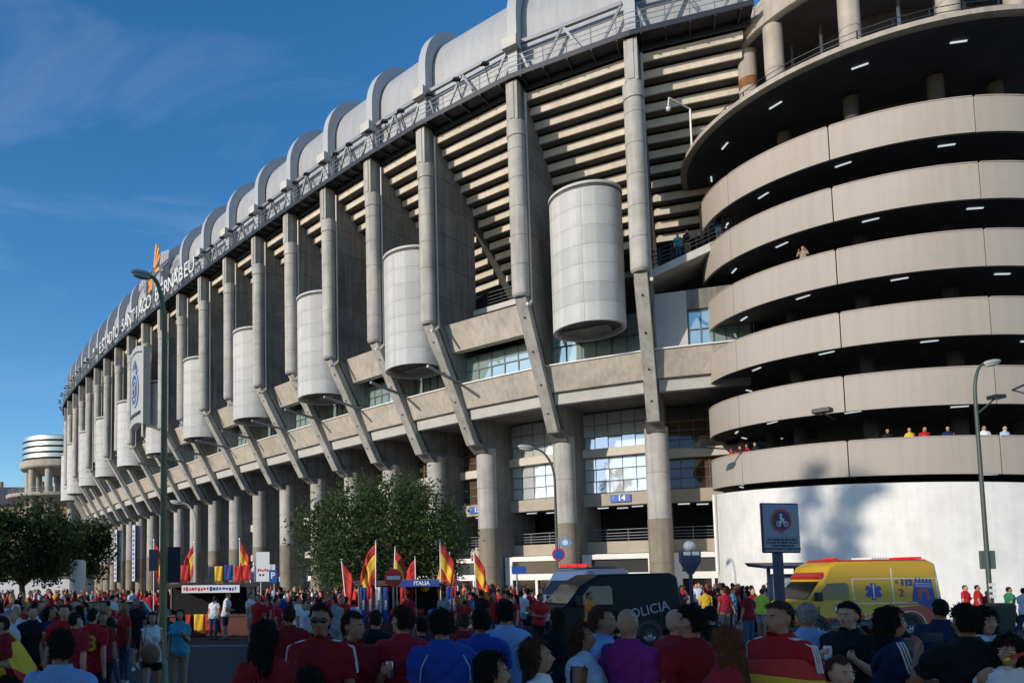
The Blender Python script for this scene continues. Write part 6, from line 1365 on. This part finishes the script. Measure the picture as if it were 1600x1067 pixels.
# ---- foreground people
def FP(px_, Y, rz, label, P, h=1.75, style='short', sleeve=.72, leg=.98, shin=1.0, vox=.0145, hands=False, face=False, tank=False, **m):
    pr = Proto(P, style, sleeve, leg, shin, vox, hands, .84, face, tank); mm = {k: (CL[v] if isinstance(v, str) and k in ('shirt','trousers') else (HR[v] if isinstance(v, str) and k == 'hair' else v)) for k, v in m.items()}
    if 'hair' not in mm: mm['hair'] = HR['dark']
    # each figure is used once
    o = pr.place(label, ((px_-500)/1200*Y, Y, .13 if Y < 9 else 0), rz, mm, h-.03); return o, pr
def local_tube(o, pts, r_, m, name): return MB().tube(pts, r_, 6).build(name, m, o, smooth=True)
def stripes(o, pr, sides=(1, -1), m=None):
    J = pr.J; up_ = Vector((0,0,J['dz']))
    for s_ in sides:
        sh = J['sh%d' % s_]; el = J['el%d' % s_]; d = (el-sh).normalized(); outw = Vector((s_,0,0)) - d*d.x*s_; outw = (outw+Vector((0,0,.25))).normalized()
        for k in (-1, 0, 1):
            yo = Vector((0,.022*k,0)); MB().tube([J['UB']((s_*.09,0,1.492))+yo+up_, J['UB']((s_*.15,0,1.482))+yo+up_, sh+outw*.085+yo+up_, sh+d*.09+outw*.084+yo+up_, sh+d*.19+outw*.078+yo+up_], .0065, 6).build('shoulder_stripe', m or CL['white'], o, smooth=True)
def can(label, o, pr, s_, m=None):
    w = o.matrix_basis @ (pr.J['palm%d' % s_]+Vector((0,0,pr.J['dz'])))
    V = tag(empty('drink_can', tuple(w)), label, 'can'); MB().lathe([(0,-.07),(.027,-.07),(.033,-.06),(.033,.05),(.027,.062),(0,.06)], 20).build('can_body', m or CHROME, V, smooth=True); MB().lathe([(.0,.063),(.024,.063)], 16).build('lid', CHROME, V)
o, pr = FP(97, 5.0, R(178), 'man in light blue polo shirt seen from behind at lower left', Pose(hyaw=.5, arms=HOLD), 1.70, shirt='lightblue', hair='black', skin=SK[2])
t = MB()
for a in range(0, 360, 18): t.bar((.075*math.cos(R(a)), .012+.072*math.sin(R(a)), 1.475+.02*math.sin(R(a))), (.075*math.cos(R(a+18)), .012+.072*math.sin(R(a+18)), 1.475+.02*math.sin(R(a+18))), .012, .045)
t.build('collar', CL['lightblue'], o)
FP(413, 5.4, R(175), 'woman with long dark hair in a dark red top seen from behind', Pose(fem=True, hyaw=-.4), 1.72, 'long', shirt='darkred', hair='black', skin=SK[2])
o, pr = FP(499, 6.0, R(-12), 'man in sunglasses and red striped shoulder shirt facing the camera', Pose(hyaw=.1), 1.82, face=True, shirt='darkred', hair='black', skin=SK[2]); stripes(o, pr)
hd_ = lambda v: pr.J['HD'](v)+Vector((0,0,pr.J['dz']))
V = tag(empty('sunglasses', tuple(o.location), R(-12)), 'dark wrap sunglasses on the man in the striped shoulder shirt', 'sunglasses'); V.scale = o.scale
mb = MB()
for s_ in (-1, 1):
    t = MB(); t.sphere((s_*.034,-.102,1.643), .031, .010, .020, 12, 8); mb.add([hd_(v) for v in t.v], t.f)
mb.build('lens', BLACK, V, smooth='all'); mb = MB(); mb.bar(hd_((-.03,-.108,1.65)), hd_((.03,-.108,1.65)), .01); mb.build('bridge', BLACK, V)
for s_ in (-1, 1): MB().bar(hd_((s_*.064,-.095,1.648)), hd_((s_*.082,.01,1.645)), .008).build('temple_arm', BLACK, V)
o, pr = FP(550, 6.4, R(28), 'man in dark red shirt holding a can beside the sunglasses man', Pose(arms=HOLD, hyaw=.35), 1.74, face=True, hands=True, vox=.0105, shirt='darkred', hair='dark', skin=SK[1]); can('silver drink can held by the man in dark red', o, pr, 1)
FP(626, 6.6, R(185), 'man in red shirt seen from behind under the no entry sign', Pose(hyaw=.45), 1.78, shirt='crimson', hair='dark', skin=SK[1])
o, pr = FP(687, 6.0, R(182), 'broad man in royal blue shirt seen from behind', Pose(hyaw=-.15), 1.77, shirt='blue', hair='black', skin=SK[1], wide=1.06)
for s_ in (-1, 1): MB().tube([pr.J['UB']((s_*.13,.125,1.42))+Vector((0,0,pr.J['dz'])), pr.J['UB']((s_*.175,.12,1.33))+Vector((0,0,pr.J['dz'])), pr.J['UB']((s_*.185,.09,1.22))+Vector((0,0,pr.J['dz']))], .005, 6).build('piping', CL['paleblue'], o, smooth=True)
FP(748, 7.0, R(170), 'dark haired person in navy blue behind the profile women', Pose(hyaw=.2), 1.74, shirt='blue', hair='black', skin=SK[2])
FP(786, 7.4, R(190), 'man in pale blue shirt seen from behind near the white shirted man', Pose(hyaw=-.5), 1.80, shirt='lightblue', hair='black', skin=SK[1])
FP(763, 4.4, R(62), 'woman with dark hair in profile at the bottom edge', Pose(fem=True, hyaw=.25), 1.58, 'long', face=True, shirt='navy', hair='black', skin=SK[1])
FP(836, 4.9, R(74), 'brown haired woman in white tank top in profile facing left', Pose(fem=True, hpitch=-.1), 1.62, 'long', face=True, tank=True, shirt='white', hair='brown', skin=SK[1])
FP(905, 6.0, R(60), 'tanned woman with long brown hair in pale blue tank top', Pose(fem=True, hyaw=.1, hpitch=-.08), 1.66, 'long', face=True, tank=True, shirt='paleblue', hair='brown', skin=SK[2])
o, pr = FP(937, 6.4, R(72), 'young man in pale blue jersey facing left', Pose(arms=DN), 1.77, face=True, shirt='lightblue', hair='brown', skin=SK[1])
FP(977, 5.9, R(120), 'bald man in purple shirt turned away to the left', Pose(hyaw=.3, belly=.03), 1.77, 'bald', face=True, shirt='purple', skin=SK[1])
FP(1074, 5.7, R(188), 'man in dark red shirt seen from behind right of the police lettering', Pose(hyaw=.5), 1.79, shirt='darkred', hair='black', skin=SK[1], wide=1.04)
FP(1052, 6.6, R(110), 'balding man with pale face half hidden behind the dark red shirt', Pose(), 1.74, 'bald', face=True, shirt='crimson', skin=SK[0])
FP(1126, 5.2, R(-140), 'woman with long auburn hair in a pink red top', Pose(fem=True, hyaw=-.5), 1.66, 'long', face=True, shirt='crimson', hair='auburn', skin=SK[1])
o, pr = FP(1210, 6.0, R(-70), 'stout man in red shirt with a flag wrapped round him, looking right', Pose(belly=.05, hyaw=.0), 1.80, face=True, shirt='red', hair='brown', skin=SK[1], wide=1.08); stripes(o, pr)
cape('draped_flag', 'large red and yellow flag wrapped round the stout man in red', tuple(o.location), R(-20), (.30,.24,1.38), (.46,.36,.75), -210, 40, 5, lim=(0, 3, 12, 15))
o, pr = FP(1318, 7.0, R(-60), 'young man in black shirt holding a white can', Pose(arms={1: HOLD[1], -1: ((.1,-.15,-1), (-.35,-.75,.62))}, hyaw=.0), 1.76, face=True, hands=True, vox=.0105, shirt='black', hair='black', skin=SK[0]); can('pale drink can in the hand of the young man in black', o, pr, -1, WHL)
sp_ = Vector((0,0,pr.J['dz'])); t = MB()
FP(1302, 4.8, R(5), 'young boy in red football shirt facing the camera', Pose(hyaw=-.1, arms={1: DN[1], -1: DN[1]}), 1.50, face=True, shirt='red', hair='brown', skin=SK[0])
o, pr = FP(1384, 6.2, R(75), 'woman with long dark hair in a navy jersey facing left', Pose(fem=True, arms=CROSS), 1.74, 'long', face=True, shirt='navy', hair='black', skin=SK[1]); stripes(o, pr)
o, pr = FP(1500, 5.6, R(168), 'man in dark shirt from behind photographing with a raised phone', Pose(arms=PHONE), 1.78, hands=True, vox=.011, shirt='black', hair='black', skin=SK[2])
w = o.matrix_basis @ (pr.J['palm1']*.5+pr.J['palm-1']*.5+Vector((0,0,pr.J['dz']))); V = tag(empty('phone', tuple(w+Vector((0,.03,.05))), R(168)), 'black smartphone held up by the man in the dark shirt', 'phone'); MB().box(-.075, .075, -.005, .005, -.038, .038).build('phone_body', BLACK, V, bevel=.004); MB().box(-.068, .068, .0052, .0058, -.034, .034).build('screen', mat('screen', (.05,.07,.1), .1), V)
FP(1530, 6.6, R(20), 'woman with curly dark hair behind the man with the phone', Pose(fem=True, hyaw=-.5), 1.72, 'curly', face=True, shirt='paleblue', hair='black', skin=SK[1])
o, pr = FP(1566, 5.3, R(-35), 'woman in white and gold shirt blowing a red horn at right', Pose(fem=True, arms={1: DN[1], -1: ((.35,-.6,-.6), (-.2,-.55,.9))}, hyaw=-.35), 1.58, 'curly', face=True, hands=True, vox=.0105, shirt='white', hair='dark', skin=SK[1])
MAT_GOLD = mat('gold_print', (.55,.30,.04), .8, col2=(.7,.68,.65), vscale=9); o.children[0].material_slots[0].material = mat('white_gold_print', (.50,.27,.05), .85, col2=(.72,.70,.66), vscale=7)
m0 = o.matrix_basis @ (pr.J['HD']((0,-.12,1.585))+Vector((0,0,pr.J['dz']))); V = tag(empty('toy_horn', tuple(m0)), 'long red plastic horn blown by the woman in white and gold', 'horn'); MB().tube([(0,0,0),(.12,-.03,.05),(.24,-.06,.12),(.36,-.08,.2)], [.009,.013,.018,.05], 12).build('horn_body', mat('horn_red', (.5,.02,.02), .35), V, smooth=True); MB().tube([(-.008,0,-.004),(.02,-.005,.006)], [.013,.012], 10).build('mouthpiece', FY, V)
FP(482, 4.3, R(185), 'dark haired child seen from behind below the sunglasses man', Pose(), 1.52, shirt='darkred', hair='black', skin=SK[2])
FP(362, 4.2, R(120), 'child in a red cap at the bottom edge left of the long haired woman', Pose(), 1.44, shirt='red', hair=FR, skin=SK[1])
FP(1255, 7.4, R(160), 'grey haired man in light blue shirt before the ambulance door', Pose(hyaw=-.3), 1.74, shirt='lightblue', hair='grey', skin=SK[1])
FP(15, 4.2, R(150), 'dark shape of a person cut off at the lower left corner', Pose(), 1.50, shirt='black', hair='black', skin=SK[2])
bpy.data.scenes.remove(TMP)
